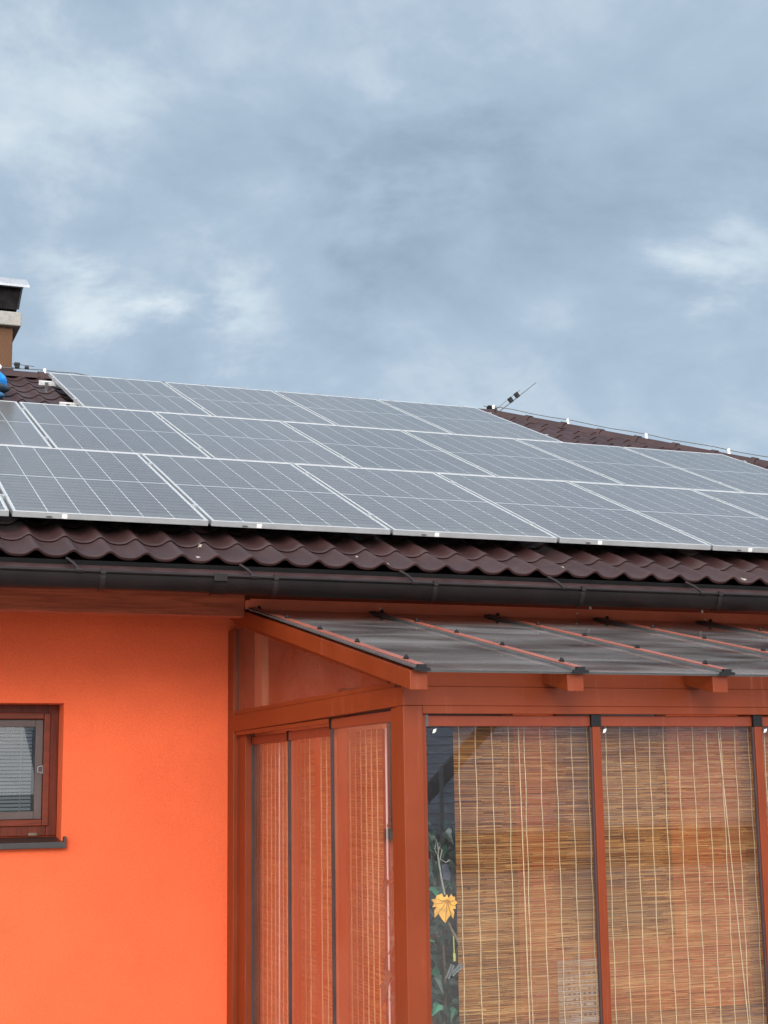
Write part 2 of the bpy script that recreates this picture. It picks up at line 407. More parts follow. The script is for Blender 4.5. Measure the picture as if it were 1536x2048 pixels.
# ------------------------------------------------------------------ mesh helpers
class MB:
    def __init__(s):
        s.v = []; s.f = []; s.mi = []
    def add(s, vs, fs, mi=0):
        n = len(s.v)
        s.v += [tuple(p) for p in vs]
        s.f += [tuple(i + n for i in f) for f in fs]
        s.mi += [mi] * len(fs)
        return s
    def box(s, x0, x1, y0, y1, z0, z1, mi=0):
        return s.hexa([(x0, y0, z0), (x1, y0, z0), (x1, y1, z0), (x0, y1, z0), (x0, y0, z1), (x1, y0, z1), (x1, y1, z1), (x0, y1, z1)], mi)
    def hexa(s, p, mi=0):
        return s.add(p, [(0, 3, 2, 1), (4, 5, 6, 7), (0, 1, 5, 4), (1, 2, 6, 5), (2, 3, 7, 6), (3, 0, 4, 7)], mi)
    def prism(s, poly, axis, a0, a1, mi=0):
        """poly in the two other axes (in xyz order), extruded along axis; CCW not required"""
        n = len(poly)
        def P(q, a):
            l = list(q); l.insert(axis, a); return tuple(l)
        vs = [P(q, a0) for q in poly] + [P(q, a1) for q in poly]
        fs = [tuple(range(n))[::-1], tuple(range(n, 2 * n))]
        fs += [(i, (i + 1) % n, n + (i + 1) % n, n + i) for i in range(n)]
        return s.add(vs, fs, mi)
    def tube(s, pts, r, n=8, mi=0, cap=True):
        pts = [Vector(p) for p in pts]
        rings = []
        for i, p in enumerate(pts):
            t = (pts[min(i + 1, len(pts) - 1)] - pts[max(i - 1, 0)]).normalized()
            a = Vector((0, 0, 1)) if abs(t.z) < 0.9 else Vector((1, 0, 0))
            u = t.cross(a).normalized(); v = t.cross(u)
            rr = r[i] if isinstance(r, (list, tuple)) else r
            rings.append([p + (u * math.cos(2 * math.pi * k / n) + v * math.sin(2 * math.pi * k / n)) * rr for k in range(n)])
        vs = [q for ring in rings for q in ring]
        fs = []
        for i in range(len(pts) - 1):
            for k in range(n):
                fs.append((i * n + k, i * n + (k + 1) % n, (i + 1) * n + (k + 1) % n, (i + 1) * n + k))
        if cap:
            fs.append(tuple(range(n))[::-1]); fs.append(tuple(range((len(pts) - 1) * n, len(pts) * n)))
        return s.add(vs, fs, mi)
    def dome(s, c, r, h, nrm=(0, 0, 1), n=8, mi=0):
        c = Vector(c); q = Vector(nrm).normalized().to_track_quat('Z', 'Y')
        vs = []
        for j in range(3):
            a = j * math.pi / 6
            for k in range(n):
                t = 2 * math.pi * k / n
                vs.append(c + q @ Vector((r * math.cos(a) * math.cos(t), r * math.cos(a) * math.sin(t), h * math.sin(a))))
        vs.append(c + q @ Vector((0, 0, h)))
        fs = [(j * n + k, j * n + (k + 1) % n, (j + 1) * n + (k + 1) % n, (j + 1) * n + k) for j in range(2) for k in range(n)]
        fs += [(2 * n + k, 2 * n + (k + 1) % n, 3 * n) for k in range(n)]
        fs.append(tuple(range(n))[::-1])
        return s.add(vs, fs, mi)
    def build(s, name, mats, parent=None, bevel=0.0, smooth=False, seg=2, recalc=True):
        me = bpy.data.meshes.new(name)
        me.from_pydata(s.v, [], s.f)
        if not isinstance(mats, (list, tuple)): mats = [mats]
        for q in mats: me.materials.append(q)
        me.polygons.foreach_set('material_index', s.mi)
        if recalc:
            bm = bmesh.new(); bm.from_mesh(me)
            bmesh.ops.recalc_face_normals(bm, faces=bm.faces)
            bm.to_mesh(me); bm.free()
        if smooth:
            me.polygons.foreach_set('use_smooth', [True] * len(me.polygons))
        me.update()
        ob = bpy.data.objects.new(name, me)
        COL.objects.link(ob)
        if parent is not None:
            ob.parent = parent
            ob.matrix_parent_inverse = world_of(parent).inverted()
        if bevel:
            bv = ob.modifiers.new('bevel', 'BEVEL')
            bv.width = bevel; bv.segments = seg; bv.limit_method = 'ANGLE'; bv.angle_limit = R(40)
            bv.harden_normals = False
        return ob


def world_of(o):
    mm = o.matrix_basis.copy()
    if o.parent is not None:
        return world_of(o.parent) @ o.matrix_parent_inverse @ mm
    return mm


def tag(o, label=None, cat=None, group=None, kind=None):
    if label: o['label'] = label
    if cat: o['category'] = cat
    if group: o['group'] = group
    if kind: o['kind'] = kind
    return o


def empty(name, loc=(0, 0, 0), rot=(0, 0, 0)):
    o = bpy.data.objects.new(name, None)
    o.empty_display_size = 0.1
    o.location = loc; o.rotation_euler = rot
    COL.objects.link(o)
    return o


def copy_tree(o, parent=None):
    c = o.copy(); COL.objects.link(c)
    if parent is not None:
        c.parent = parent; c.matrix_parent_inverse = o.matrix_parent_inverse.copy()
    for ch in list(o.children): copy_tree(ch, c)
    return c


# ------------------------------------------------------------------ ground
g = MB().add([(-900, -900, GZ), (900, -900, GZ), (900, 900, GZ), (-900, 900, GZ)], [(0, 1, 2, 3)])
tag(g.build('ground', M['ground']), kind='structure')

pv = MB().box(-30, 40, -45, 14, GZ - 0.20, GZ + 0.004)  # unseen paving, added as a reflector for the roof flashing
tag(pv.build('bounce_paving', M['bounce_paving']), kind='structure')

# ------------------------------------------------------------------ the house
SL = R(22.27); TS = math.tan(SL); CS, SN = math.cos(SL), math.sin(SL)
def roofp(x, s, h):                       # front slope: x along the eaves, s up the slope, h off the panel plane
    return (x, s * CS - h * SN, s * SN + h * CS)
YW = 0.873                                # face of the plastered wall
XL, XR = -5.2, 11.6
YR = 6.62; ZR = 2.565                      # ridge
HK = 0.904                                # hip run per metre of depth
def hip_x(y): return 6.05 + HK * (6.75 - y)
def hipl_x(y): return -0.6 - HK * (YR - y)

house = empty('orange_house', (0, YW, GZ))
tag(house, 'single storey orange plastered house with brown tiled hip roof and dark gutter', 'house')

# plastered walls, window opening cut out of the front
WX0, WX1, WZ0, WZ1 = -0.62, 0.463, -1.828, -1.026
wl = MB()
YB = YW + 0.34; FY0 = YW + 0.20
wl.box(XL, WX0, YW, YB, GZ, -0.335)
wl.box(WX1, XR, YW, YB, GZ, -0.335)
wl.box(WX0, WX1, YW, FY0, GZ, -1.889)
wl.box(WX0, WX1, FY0, YB, GZ, WZ0)
wl.box(WX0, WX1, YW, YB, WZ1, -0.335)
wl.box(XL, XL + 0.3, YB, 12.3, GZ, -0.40)
wl.box(XR - 0.3, XR, YB, 12.3, GZ, -0.40)
wl.box(XL, XR, 12.3, 12.6, GZ, -0.40)
wl.build('wall', M['plaster'], house)
MB().box(XL + 0.3, XR - 0.3, YB, 12.3, -0.5, -0.44).build('ceiling', M['dark'], house)

# tiled front slope, real wave profile with stepped courses
PER, CREST, AMP = 0.200, 0.087, 0.0185
def wave(x):
    t = 2 * math.pi * (x - CREST) / PER
    t = t + 0.38 * math.sin(t - 0.5)
    return AMP * (math.cos(t) + 0.16 * math.cos(2 * t + 0.6))
def tile_mesh():
    nsub = 14
    x0, x1 = -6.0, 13.0
    nx = int((x1 - x0) / PER * nsub)
    rows = []
    s = -0.535; MODL = 0.385; EAVE = -0.478
    rows.append((EAVE + 0.003, -0.122 - 0.006))    # folded-down eave lip
    while s < 7.42:
        for fr, hh in ((0.0, 0.0045), (-0.003, 0.0080), (0.010, 0.0110), (0.1, 0.0105), (0.5, 0.006), (1.02, 0.0)):
            rows.append((EAVE + max(0.0, fr) * (-0.15 - EAVE) if s < -0.5 else s + fr * MODL, -0.122 + hh))
        s += MODL
    mb = MB()
    idx = {}
    for j, (s, h) in enumerate(rows):
        for i in range(nx + 1):
            xx = x0 + (x1 - x0) * i / nx
            idx[(i, j)] = len(mb.v)
            mb.v.append(roofp(xx, s, h + wave(xx)))
    for j in range(len(rows) - 1):
        for i in range(nx):
            a = mb.v[idx[(i, j)]]
            if a[0] > hip_x(a[1]) + 0.03 or a[0] < hipl_x(a[1]) - 0.03 or a[1] > YR: continue
            mb.f.append((idx[(i, j)], idx[(i + 1, j)], idx[(i + 1, j + 1)], idx[(i, j + 1)])); mb.mi.append(0)
    return mb
tm = tile_mesh()
used = sorted({i for f in tm.f for i in f}); remap = {o_: n_ for n_, o_ in enumerate(used)}
tm.v = [tm.v[i] for i in used]; tm.f = [tuple(remap[i] for i in f) for f in tm.f]
tile_slope = tm.build('roof', M['tile'], house, smooth=True, recalc=False)
mod = tile_slope.modifiers.new('edges', 'EDGE_SPLIT'); mod.split_angle = R(42)

# pale droppings splashed on the lowest course
def tile_h(x, s):
    f = ((s + 0.535) % 0.385) / 0.385
    return -0.122 + 0.0108 * (1 - f) + wave(x) + 0.0022
rnd = random.Random(12)
for (dx_, ds_) in ((1.00, -0.39), (2.155, -0.37), (3.29, -0.42), (4.62, -0.40), (2.02, -0.20), (1.06, -0.18)):
    mb = MB(); n = 15; r0 = rnd.uniform(0.010, 0.017)
    rr = [r0 * rnd.uniform(0.35, 1.35) for k in range(n)]
    ring_ = [(dx_ + 0.75 * rr[k] * math.cos(2 * math.pi * k / n), ds_ + 2.3 * rr[k] * math.sin(2 * math.pi * k / n)) for k in range(n)]
    mb.add([roofp(a, b_, tile_h(a, b_)) for a, b_ in ring_] + [roofp(dx_, ds_, tile_h(dx_, ds_) + 0.002)], [(k, (k + 1) % n, n) for k in range(n)])
    mb.build('dropping', M['dropping'], tile_slope)

# the other three slopes and the closing underside
def zr(y): return y * TS - 0.165
E0, E1 = (hipl_x(YR), YR, ZR - 0.02), (hip_x(YR), YR, ZR - 0.02)
ye = -0.5
mb = MB()
xa, xb = hipl_x(ye), hip_x(ye); yb = 2 * YR - ye; ze = zr(ye) - 0.02
mb.add([E0, E1, (xb, yb, ze), (xa, yb, ze), (xb, ye, ze), (xa, ye, ze)], [(0, 1, 2, 3), (1, 4, 2), (0, 3, 5), (5, 4, 1, 0)])
mb.build('rear_roof', M['tile'], house, recalc=False)

# ridge and hip caps
def cap_run(p0, p1, name, seglen=0.42, rad=0.13, hgt=0.085):
    p0, p1 = Vector(p0), Vector(p1)
    L = (p1 - p0).length; t = (p1 - p0).normalized()
    side = t.cross(Vector((0, 0, 1))).normalized(); upv = side.cross(t)
    mb = MB(); n = max(1, int(L / seglen)); sl = L / n
    for i in range(n):
        for (a, b_, k, lift) in ((i * sl, (i + 1) * sl + 0.0, 1.0, 0.0), ((i + 1) * sl - 0.03, (i + 1) * sl + 0.03, 1.08, 0.004)):
            vs = []
            for q in (a, b_):
                c = p0 + t * min(q, L)
                for m_ in range(9):
                    an = math.pi * m_ / 8
                    vs.append(c + side * (math.cos(an) * rad * k) + upv * (math.sin(an) * hgt * k + lift))
            fs = [(m_, m_ + 1, 9 + m_ + 1, 9 + m_) for m_ in range(8)] + [tuple(range(9)), tuple(range(9, 18))]
            mb.add(vs, fs)
    o = mb.build(name, M['tile'], house, smooth=True)
    md = o.modifiers.new('edges', 'EDGE_SPLIT'); md.split_angle = R(40)
    return o
RIDZ = ZR - 0.025
cap_run((E0[0], YR, RIDZ), (E1[0], YR, RIDZ), 'ridge_cap')
def hip_pt(y, dz=0.0): return Vector((hip_x(y), y, zr(y) + dz))
cap_run(hip_pt(YR, -0.005), hip_pt(-0.45, -0.005), 'hip_cap')
cap_run((hipl_x(YR), YR, zr(YR)), (hipl_x(-0.45), -0.45, zr(-0.45)), 'hip_cap')

# eaves: vent comb, fascia, soffit, stained beam
MB().box(xa + 0.3, xb - 0.3, -0.385, -0.355, -0.455, -0.335).build('fascia_board', M['gutter'], house)
comb = MB()
comb.box(xa + 0.3, xb - 0.3, -0.405, -0.386, -0.40, -0.325)
comb.build('eaves_comb', M['mesh'], house)
MB().box(xa + 0.3, xb - 0.3, -0.354, YW - 0.002, -0.352, -0.332).build('soffit', M['soffit'], house)
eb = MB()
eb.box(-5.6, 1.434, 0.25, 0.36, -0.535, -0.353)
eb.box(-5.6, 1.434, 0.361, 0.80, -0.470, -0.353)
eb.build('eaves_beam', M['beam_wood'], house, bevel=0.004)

# gutter with brackets
gut = MB()
GY, GZc, GR, GD = -0.452, -0.405, 0.072, 0.090
prof = [(GY - GR * math.cos(math.pi * i / 14), GZc - GD * (math.sin(math.pi * i / 14) ** 0.8)) for i in range(15)]
inner = [(GY - (GR - 0.004) * math.cos(math.pi * i / 14), GZc - (GD - 0.004) * (math.sin(math.pi * i / 14) ** 0.8)) for i in range(15)]
gx0, gx1 = xa + 0.3, xb - 0.3
def strip(mb, A, x0, x1, mi=0):
    n = len(A)
    vs = [(x0, p[0], p[1]) for p in A] + [(x1, p[0], p[1]) for p in A]
    mb.add(vs, [(i, i + 1, n + i + 1, n + i) for i in range(n - 1)], mi)
strip(gut, prof, gx0, gx1); strip(gut, inner, gx0, gx1)
gut.tube([(gx0, GY - GR - 0.003, GZc + 0.004), (gx1, GY - GR - 0.003, GZc + 0.004)], 0.0105, 10)
gutter = gut.build('gutter', M['gutter'], house, smooth=True)
md = gutter.modifiers.new('edges', 'EDGE_SPLIT'); md.split_angle = R(50)
bx = 0.425 - 0.968 * 5
while bx < gx1 - 0.2:
    if bx > gx0 + 0.2 and -2 < bx < 7:
        mb = MB()
        outer = [(GY - (GR + 0.004) * math.cos(math.pi * i / 14), GZc - (GD + 0.004) * (math.sin(math.pi * i / 14) ** 0.8)) for i in range(15)]
        strip(mb, outer, bx - 0.014, bx + 0.014)
        mb.box(bx - 0.013, bx + 0.013, GY - GR - 0.018, GY - GR + 0.012, GZc - 0.008, GZc + 0.020)
        mb.build('gutter_bracket', M['strap'], gutter, smooth=False)
        sx = bx - 0.128; mb = MB()
        mb.tube([(sx, GY - GR - 0.004, GZc + 0.012), (sx - 0.025, GY - GR + 0.05, GZc + 0.055), (sx - 0.05, GY + 0.03, GZc + 0.085)], 0.0085, 6)
        mb.tube([(sx - 0.02, GY - GR - 0.004, GZc + 0.006), (sx + 0.02, GY - GR - 0.004, GZc + 0.006)], 0.0155, 8)
        mb.build('bracket_arm', M['strap'], gutter, smooth=False)
    bx += 0.968
mb = MB()
outer = [(GY - (GR + 0.005) * math.cos(math.pi * i / 14), GZc - (GD + 0.005) * (math.sin(math.pi * i / 14) ** 0.8)) for i in range(15)]
strip(mb, outer, 1.035, 1.115)
mb.box(1.036, 1.112, GY - GR - 0.019, GY - GR - 0.0005, GZc - 0.028, GZc + 0.017)
mb.build('gutter_joint', M['gutter'], gutter, bevel=0.003)

# chimney
CX0, CX1, CY0, CY1 = 0.20, 0.886, 7.25, 7.80
chim = MB().box(CX0, CX1, CY0, CY1, 2.0, 3.272).build('chimney', M['chimney'], house, bevel=0.008)
MB().box(CX0 - 0.03, CX1 + 0.016, CY0 - 0.016, CY1 + 0.03, 2.72, 2.838).build('flashing', M['tile'], chim, bevel=0.004)
MB().box(CX0 - 0.09, 0.962, CY0 - 0.075, CY1 + 0.08, 3.273, 3.425).build('cap_slab', M['concrete'], chim, bevel=0.012)
cw_ = MB()
n = 12
lidx0, lidx1 = 0.02, 1.03
vs = []
for i in range(n + 1):
    u = i / n; yy = CY0 - 0.12 + 0.80 * u; arch = 0.17 * math.sin(math.pi * u)
    for xx in (lidx1, lidx0):
        vs += [(xx, yy, 3.690 + arch), (xx, yy, 3.715 + arch)]
fs = []
for i in range(n):
    a = i * 4; b_ = a + 4
    fs += [(a, b_, b_ + 2, a + 2), (a + 1, a + 3, b_ + 3, b_ + 1), (a, a + 1, b_ + 1, b_), (a + 2, b_ + 2, b_ + 3, a + 3)]
fs += [(0, 2, 3, 1), (n * 4, n * 4 + 1, n * 4 + 3, n * 4 + 2)]
cw_.add(vs, fs)
cowl = cw_.build('cowl', M['cowl_top'], chim, smooth=False)
bf = MB()
for (tx0, tx1, bx0, bx1, y0, y1) in ((0.62, 0.955, 0.66, 0.918, CY0 - 0.03, CY0 - 0.02), (0.62, 0.955, 0.66, 0.918, CY1 + 0.02, CY1 + 0.03)):
    bf.hexa([(bx0, y0, 3.462), (bx1, y0, 3.462), (bx1, y1, 3.462), (bx0, y1, 3.462), (tx0, y0, 3.705), (tx1, y0, 3.705), (tx1, y1, 3.705), (tx0, y1, 3.705)])
bf.hexa([(0.914, CY0 - 0.019, 3.462), (0.918, CY0 - 0.019, 3.462), (0.918, CY1 + 0.019, 3.462), (0.914, CY1 + 0.019, 3.462),
         (0.950, CY0 - 0.019, 3.705), (0.955, CY0 - 0.019, 3.705), (0.955, CY1 + 0.019, 3.705), (0.950, CY1 + 0.019, 3.705)])
bf.build('baffle', M['cowl'], chim)
for lx_ in (0.79, 0.26):
    for ly_ in (CY0 + 0.02, CY1 - 0.04):
        MB().box(lx_, lx_ + 0.03, ly_, ly_ + 0.03, 3.425, 3.704).build('cowl_leg', M['cowl'], chim)
MB().tube([(0.55, 7.45, 3.425), (0.55, 7.45, 3.52)], [0.16, 0.12], 20).build('flue_pot', M['concrete'], chim)

# small window set deep in the wall
win = empty('window', (0.0, YW, WZ0)); win.parent = house; win.matrix_parent_inverse = world_of(house).inverted()
FY = YW + 0.177
def ring(x0, x1, z0, z1, wd, y0, y1, mb=None):
    mb = mb or MB()
    mb.box(x0, x0 + wd, y0, y1, z0, z1); mb.box(x1 - wd, x1, y0, y1, z0, z1)
    mb.box(x0 + wd, x1 - wd, y0, y1, z0, z0 + wd); mb.box(x0 + wd, x1 - wd, y0, y1, z1 - wd, z1)
    return mb
ring(WX0, WX1, WZ0 + 0.002, WZ1, 0.066, FY, FY + 0.08).build('window_frame', M['win_wood'], win, bevel=0.004)
ring(WX0 + 0.052, WX1 - 0.052, WZ0 + 0.062, WZ1 - 0.050, 0.040, FY - 0.016, FY + 0.06).build('sash', M['win_wood_h'], win, bevel=0.006)
ring(WX0 + 0.093, WX1 - 0.093, WZ0 + 0.103, WZ1 - 0.091, 0.046, FY + 0.012, FY + 0.045).build('inner_bead', simple('grey_brown_bead', (0.075, 0.050, 0.045), 0.5), win, bevel=0.003)
MB().box(WX0 + 0.13, WX1 - 0.13, FY + 0.022, FY + 0.032, WZ0 + 0.14, WZ1 - 0.13).build('pane', M['glass_dark'], win)
tab = MB()
cx, cz, ty = WX1 - 0.105, -1.424, FY + 0.001
for (p, q) in (((-0.018, -0.016), (-0.018, 0.016)), ((-0.018, 0.016), (0.014, 0.022)), ((0.014, 0.022), (0.014, -0.022)), ((0.014, -0.022), (-0.018, -0.016))):
    tab.tube([(cx + p[0], ty, cz + p[1]), (cx + q[0], ty, cz + q[1])], 0.0042, 6)
tab.build('screen_tab', M['slat'], win)
sl_ = MB()
sl_.hexa([(WX0 - 0.03, YW - 0.055, -1.895), (WX1 + 0.022, YW - 0.055, -1.895), (WX1 + 0.022, FY + 0.02, -1.870), (WX0 - 0.03, FY + 0.02, -1.870),
          (WX0 - 0.03, YW - 0.055, -1.858), (WX1 + 0.022, YW - 0.055, -1.858), (WX1 + 0.022, FY + 0.02, -1.832), (WX0 - 0.03, FY + 0.02, -1.832)])
sl_.box(WX1 + 0.010, WX1 + 0.024, YW - 0.058, FY - 0.03, -1.896, -1.826)
sl_.build('window_sill', M['sill'], win, bevel=0.004)
MB().box(0.29, 0.345, FY - 0.022, FY - 0.001, -1.824, -1.806).build('drain_cap', M['twig'], win, bevel=0.002)

# patio door and room window behind the conservatory
pd = empty('patio_door', (3.05, YW, GZ)); pd.parent = house; pd.matrix_parent_inverse = world_of(house).inverted()
ring(2.25, 3.50, GZ + 0.02, -0.92, 0.09, YW - 0.035, YW - 0.002).build('door_frame', M['win_wood'], pd, bevel=0.004)
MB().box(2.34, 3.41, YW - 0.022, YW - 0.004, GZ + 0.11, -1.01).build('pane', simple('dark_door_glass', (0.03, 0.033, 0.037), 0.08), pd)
rw = empty('room_window', (4.25, YW, -2.6)); rw.parent = house; rw.matrix_parent_inverse = world_of(house).inverted()
ring(3.82, 4.70, -2.60, -0.92, 0.08, YW - 0.035, YW - 0.002).build('window_frame', M['win_wood'], rw, bevel=0.004)
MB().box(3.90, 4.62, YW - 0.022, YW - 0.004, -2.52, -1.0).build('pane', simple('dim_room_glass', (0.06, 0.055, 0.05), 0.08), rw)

vb = empty('venetian_blind', (-0.05, FY + 0.09, WZ1 - 0.12))
tag(vb, 'grey venetian blind with closed slats behind the small window in the orange wall', 'blind')
sm = MB(); zt = WZ1 - 0.165
while zt > WZ0 + 0.06:
    sm.hexa([(WX0 + 0.10, FY + 0.078, zt - 0.0070), (WX1 - 0.150, FY + 0.078, zt - 0.0070), (WX1 - 0.150, FY + 0.092, zt + 0.0075), (WX0 + 0.10, FY + 0.092, zt + 0.0075),
             (WX0 + 0.10, FY + 0.079, zt - 0.0058), (WX1 - 0.150, FY + 0.079, zt - 0.0058), (WX1 - 0.150, FY + 0.093, zt + 0.0087), (WX0 + 0.10, FY + 0.093, zt + 0.0087)])
    zt -= 0.0225
sm.build('slats', M['slat'], vb)
MB().box(WX0 + 0.10, WX1 - 0.145, FY + 0.07, FY + 0.11, WZ1 - 0.155, WZ1 - 0.118).build('head_rail', M['slat'], vb)
for lx_ in (0.245, -0.15, -0.45):
    MB().tube([(lx_, FY + 0.071, WZ1 - 0.15), (lx_, FY + 0.071, WZ0 + 0.06)], 0.0030, 6).build('ladder_cord', M['slat'], vb)
MB().box(WX0 - 0.1, WX1 + 0.1, FY + 0.17, FY + 0.18, WZ0 - 0.1, WZ1 + 0.1).build('dark_room_sheet', M['dark'], vb)  # dark sheet added to stand for the unlit room behind the slats

# ------------------------------------------------------------------ solar panels
HP = 0.0
def panel_meshes(root):
    T_ = 0.035
    fr = MB()
    lip = 0.009
    fr.box(0, lip, 0, PLEN, -T_, 0.0); fr.box(PWID - lip, PWID, 0, PLEN, -T_, 0.0)
    fr.box(lip, PWID - lip, 0, lip, -T_, 0.0); fr.box(lip, PWID - lip, PLEN - lip, PLEN, -T_, 0.0)
    f = fr.build('frame', M['alu'], None); f.parent = root
    bv = f.modifiers.new('bevel', 'BEVEL'); bv.width = 0.0015; bv.segments = 1
    la = MB().box(lip, PWID - lip, lip, PLEN - lip, -0.0075, -0.0022).build('laminate', M['laminate'], None); la.parent = root
    bk = MB().box(lip, PWID - lip, lip, PLEN - lip, -0.012, -0.0078).build('backsheet', M['black'], None); bk.parent = root
    st = MB().box(0.277, 0.307, -0.0012, 0.0004, -0.032, -0.007).build('sticker', M['paper'], None); st.parent = root
    sl = MB()
    sl.prism([(0.205 + 0.020 * math.cos(2 * math.pi * i / 12), -0.026 + 0.006 * math.sin(2 * math.pi * i / 12)) for i in range(12)], 1, -0.0008, 0.0004)
    so_ = sl.build('drain_slot', M['gasket'], None); so_.parent = root
rows = [(0, 0.0, -1, 7), (1, 0.5463, -1, 6), (2, 1.0873, 0, 4)]
rowname = ['bottom', 'middle', 'top']
ordn = ['first', 'second', 'third', 'fourth', 'fifth', 'sixth', 'seventh', 'eighth']
spec = {}
lab = {
    (0, -1): 'sliver of a solar panel at the left end of the bottom row',
    (0, 6): 'solar panel farthest right in the bottom row, mostly past the corner',
    (1, -1): 'solar panel at the left end of the middle row, below the blue bundle',
    (1, 5): 'solar panel at the right end of the middle row, meeting the hip',
    (2, 0): 'solar panel at the left end of the top row beside bare brown tiles',
    (2, 3): 'solar panel at the right end of the top row under the lightning rod',
}
for r_, off, i0, i1 in rows:
    for k, i in enumerate(range(i0, i1)):
        if r_ == 0 and i > 5: continue
        spec[(r_, i)] = (off + i * 1.154 + 0.010, r_ * 2.2002 + 0.010, lab.get((r_, i)) or f'{ordn[k]} solar panel from the left in the {rowname[r_]} row of the roof array')
lab5 = 'solar panel farthest right in the bottom row, cut by the picture edge'
proto = None
for key, (px, ps, lb) in spec.items():
    loc = roofp(px, ps, HP)
    if proto is None:
        o = empty('solar_panel', loc, (SL, 0, 0)); panel_meshes(o); proto = o
    else:
        o = copy_tree(proto); o.location = loc
    if key == (0, 5): lb = lab5
    tag(o, lb, 'solar panel', 'solar panels mounted on the tiled roof')

# rails with mid clamps between the panels
def rotbox(mb, x0, x1, s0, s1, h0, h1, mi=0):
    P = [roofp(x, s, h) for h in (h0, h1) for (x, s) in ((x0, s0), (x1, s0), (x1, s1), (x0, s1))]
    mb.hexa(P, mi)
rl = ['lower', 'upper']
for r_, off, i0, i1 in rows:
    for q, ds in enumerate((0.42, 1.80)):
        s = r_ * 2.2002 + ds
        x0 = off + i0 * 1.154 - (0.13 if r_ == 2 else 0.05); x1 = off + i1 * 1.154 + 0.05 - (1.154 if r_ == 0 else 0)
        rt = empty('mounting_rail', roofp(x0, s, -0.06))
        tag(rt, f'{rl[q]} aluminium rail carrying the {rowname[r_]} row of solar panels', 'mounting rail', 'aluminium rails under the solar panels')
        mb = MB(); rotbox(mb, x0, x1, s - 0.02, s + 0.02, -0.0785, -0.0365)
        rotbox(mb, x0, x1, s - 0.0207, s + 0.0207, -0.060, -0.056)
        mb.build('rail', M['alu_rail'], rt, bevel=0.002)
        for i in range(i0, i1 + 1 - (1 if r_ == 0 else 0)):
            xx = off + i * 1.154
            mb = MB()
            rotbox(mb, xx - 0.0085, xx + 0.0085, s - 0.02, s + 0.02, -0.036, 0.001)
            rotbox(mb, xx - 0.019, xx + 0.019, s - 0.02, s + 0.02, 0.0012, 0.0045)
            mb.build('clamp', M['alu'], rt)
        hk = x0 + 0.07
        while hk < x1:
            mb = MB()
            rotbox(mb, hk - 0.015, hk + 0.015, s - 0.032, s - 0.0215, -0.125, -0.045)
            rotbox(mb, hk - 0.015, hk + 0.015, s - 0.17, s - 0.0325, -0.131, -0.125)
            mb.build('roof_hook', M['steel'], rt)
            hk += 1.2

# ------------------------------------------------------------------ lightning protection
def holder(name, base, t, parent):
    t = Vector(t).normalized(); base = Vector(base)
    mb = MB()
    mb.tube([base + Vector((0, 0, -0.01)), base + Vector((0, 0, 0.022))], [0.018, 0.012], 8)
    mb.dome(base + Vector((0, 0, 0.022)), 0.018, 0.032, (0, 0, 1), 10)
    return mb.build(name, M['white'], parent)
hw = empty('lightning_wire', hip_pt(YR, 0.1))
tag(hw, 'thin grey lightning wire on white holders running down the right hip', 'wire')
pts = []
tdir = (hip_pt(0) - hip_pt(YR)).normalized()
for i in range(40):
    y = YR - 0.01 - i * (YR - 0.1) / 39
    pts.append(hip_pt(y, 0.125 + 0.006 * math.sin(i * 1.9)))
MB().tube(pts, 0.0052, 6).build('conductor', M['steel'], hw)
yh = 6.62
while yh > 0.3:
    holder('wire_holder', hip_pt(yh, 0.088), tdir, hw); yh -= 0.655
rw2 = empty('lightning_wire', (0.5, YR, RIDZ + 0.1))
tag(rw2, 'thin grey lightning wire on white holders along the ridge by the chimney', 'wire')
MB().tube([(-0.6 + 0.17 * i, YR, RIDZ + 0.118 + 0.005 * math.sin(i * 2.1)) for i in range(13)] + [(2.0, YR + 0.05, RIDZ + 0.06), (6.0, YR + 0.05, RIDZ + 0.06)], 0.0052, 6).build('conductor', M['steel'], rw2)
for xx in (-0.35, 0.69, 1.135):
    holder('wire_holder', (xx, YR, RIDZ + 0.088), (1, 0, 0), rw2)
for xx, l_ in ((0.86, 0.045), (0.955, 0.04)):
    MB().box(xx - l_ / 2, xx + l_ / 2, YR - 0.02, YR + 0.02, RIDZ + 0.118, RIDZ + 0.145).build('wire_clamp', M['black'], rw2, bevel=0.003)
MB().tube([(0.80, YR, RIDZ + 0.162), (1.03, YR, RIDZ + 0.153)], 0.0045, 6).build('conductor', M['steel'], rw2)
MB().box(0.83, 0.885, YR - 0.02, YR + 0.02, RIDZ + 0.146, RIDZ + 0.175).build('wire_clamp', M['black'], rw2, bevel=0.003)

rod = empty('lightning_rod', (6.28, YR, 2.66))
tag(rod, 'slanting thin lightning rod with two dark clamps at the ridge end', 'lightning rod')
A, B = Vector((6.30, 6.74, 2.652)), Vector((6.784, 6.75, 3.034))
MB().tube([A, B], [0.0085, 0.006], 6).build('rod', M['steel'], rod)
off = Vector((-0.028, 0, 0.036))
MB().tube([(6.10, 6.74, 2.700), (6.20, 6.74, 2.684), (6.285, 6.74, 2.690), A.lerp(B, 0.13) + off, A.lerp(B, 0.62) + off], 0.0046, 6).build('bent_wire', M['steel'], rod)
for f_ in (0.33, 0.50):
    c_ = A.lerp(B, f_) + off * 0.5
    tt = (B - A).normalized(); nn = Vector((0, 1, 0)).cross(tt).normalized()
    P = [c_ + tt * a * 0.026 + nn * b_ * 0.032 + Vector((0, 1, 0)) * c2 * 0.014 for c2 in (-1, 1) for (a, b_) in ((-1, -1), (1, -1), (1, 1), (-1, 1))]
    MB().hexa(P).build('rod_clamp', M['black'], rod, bevel=0.003)
MB().box(6.15, 6.20, 6.71, 6.77, 2.655, 2.705).build('rod_foot', M['cowl'], rod, bevel=0.004)
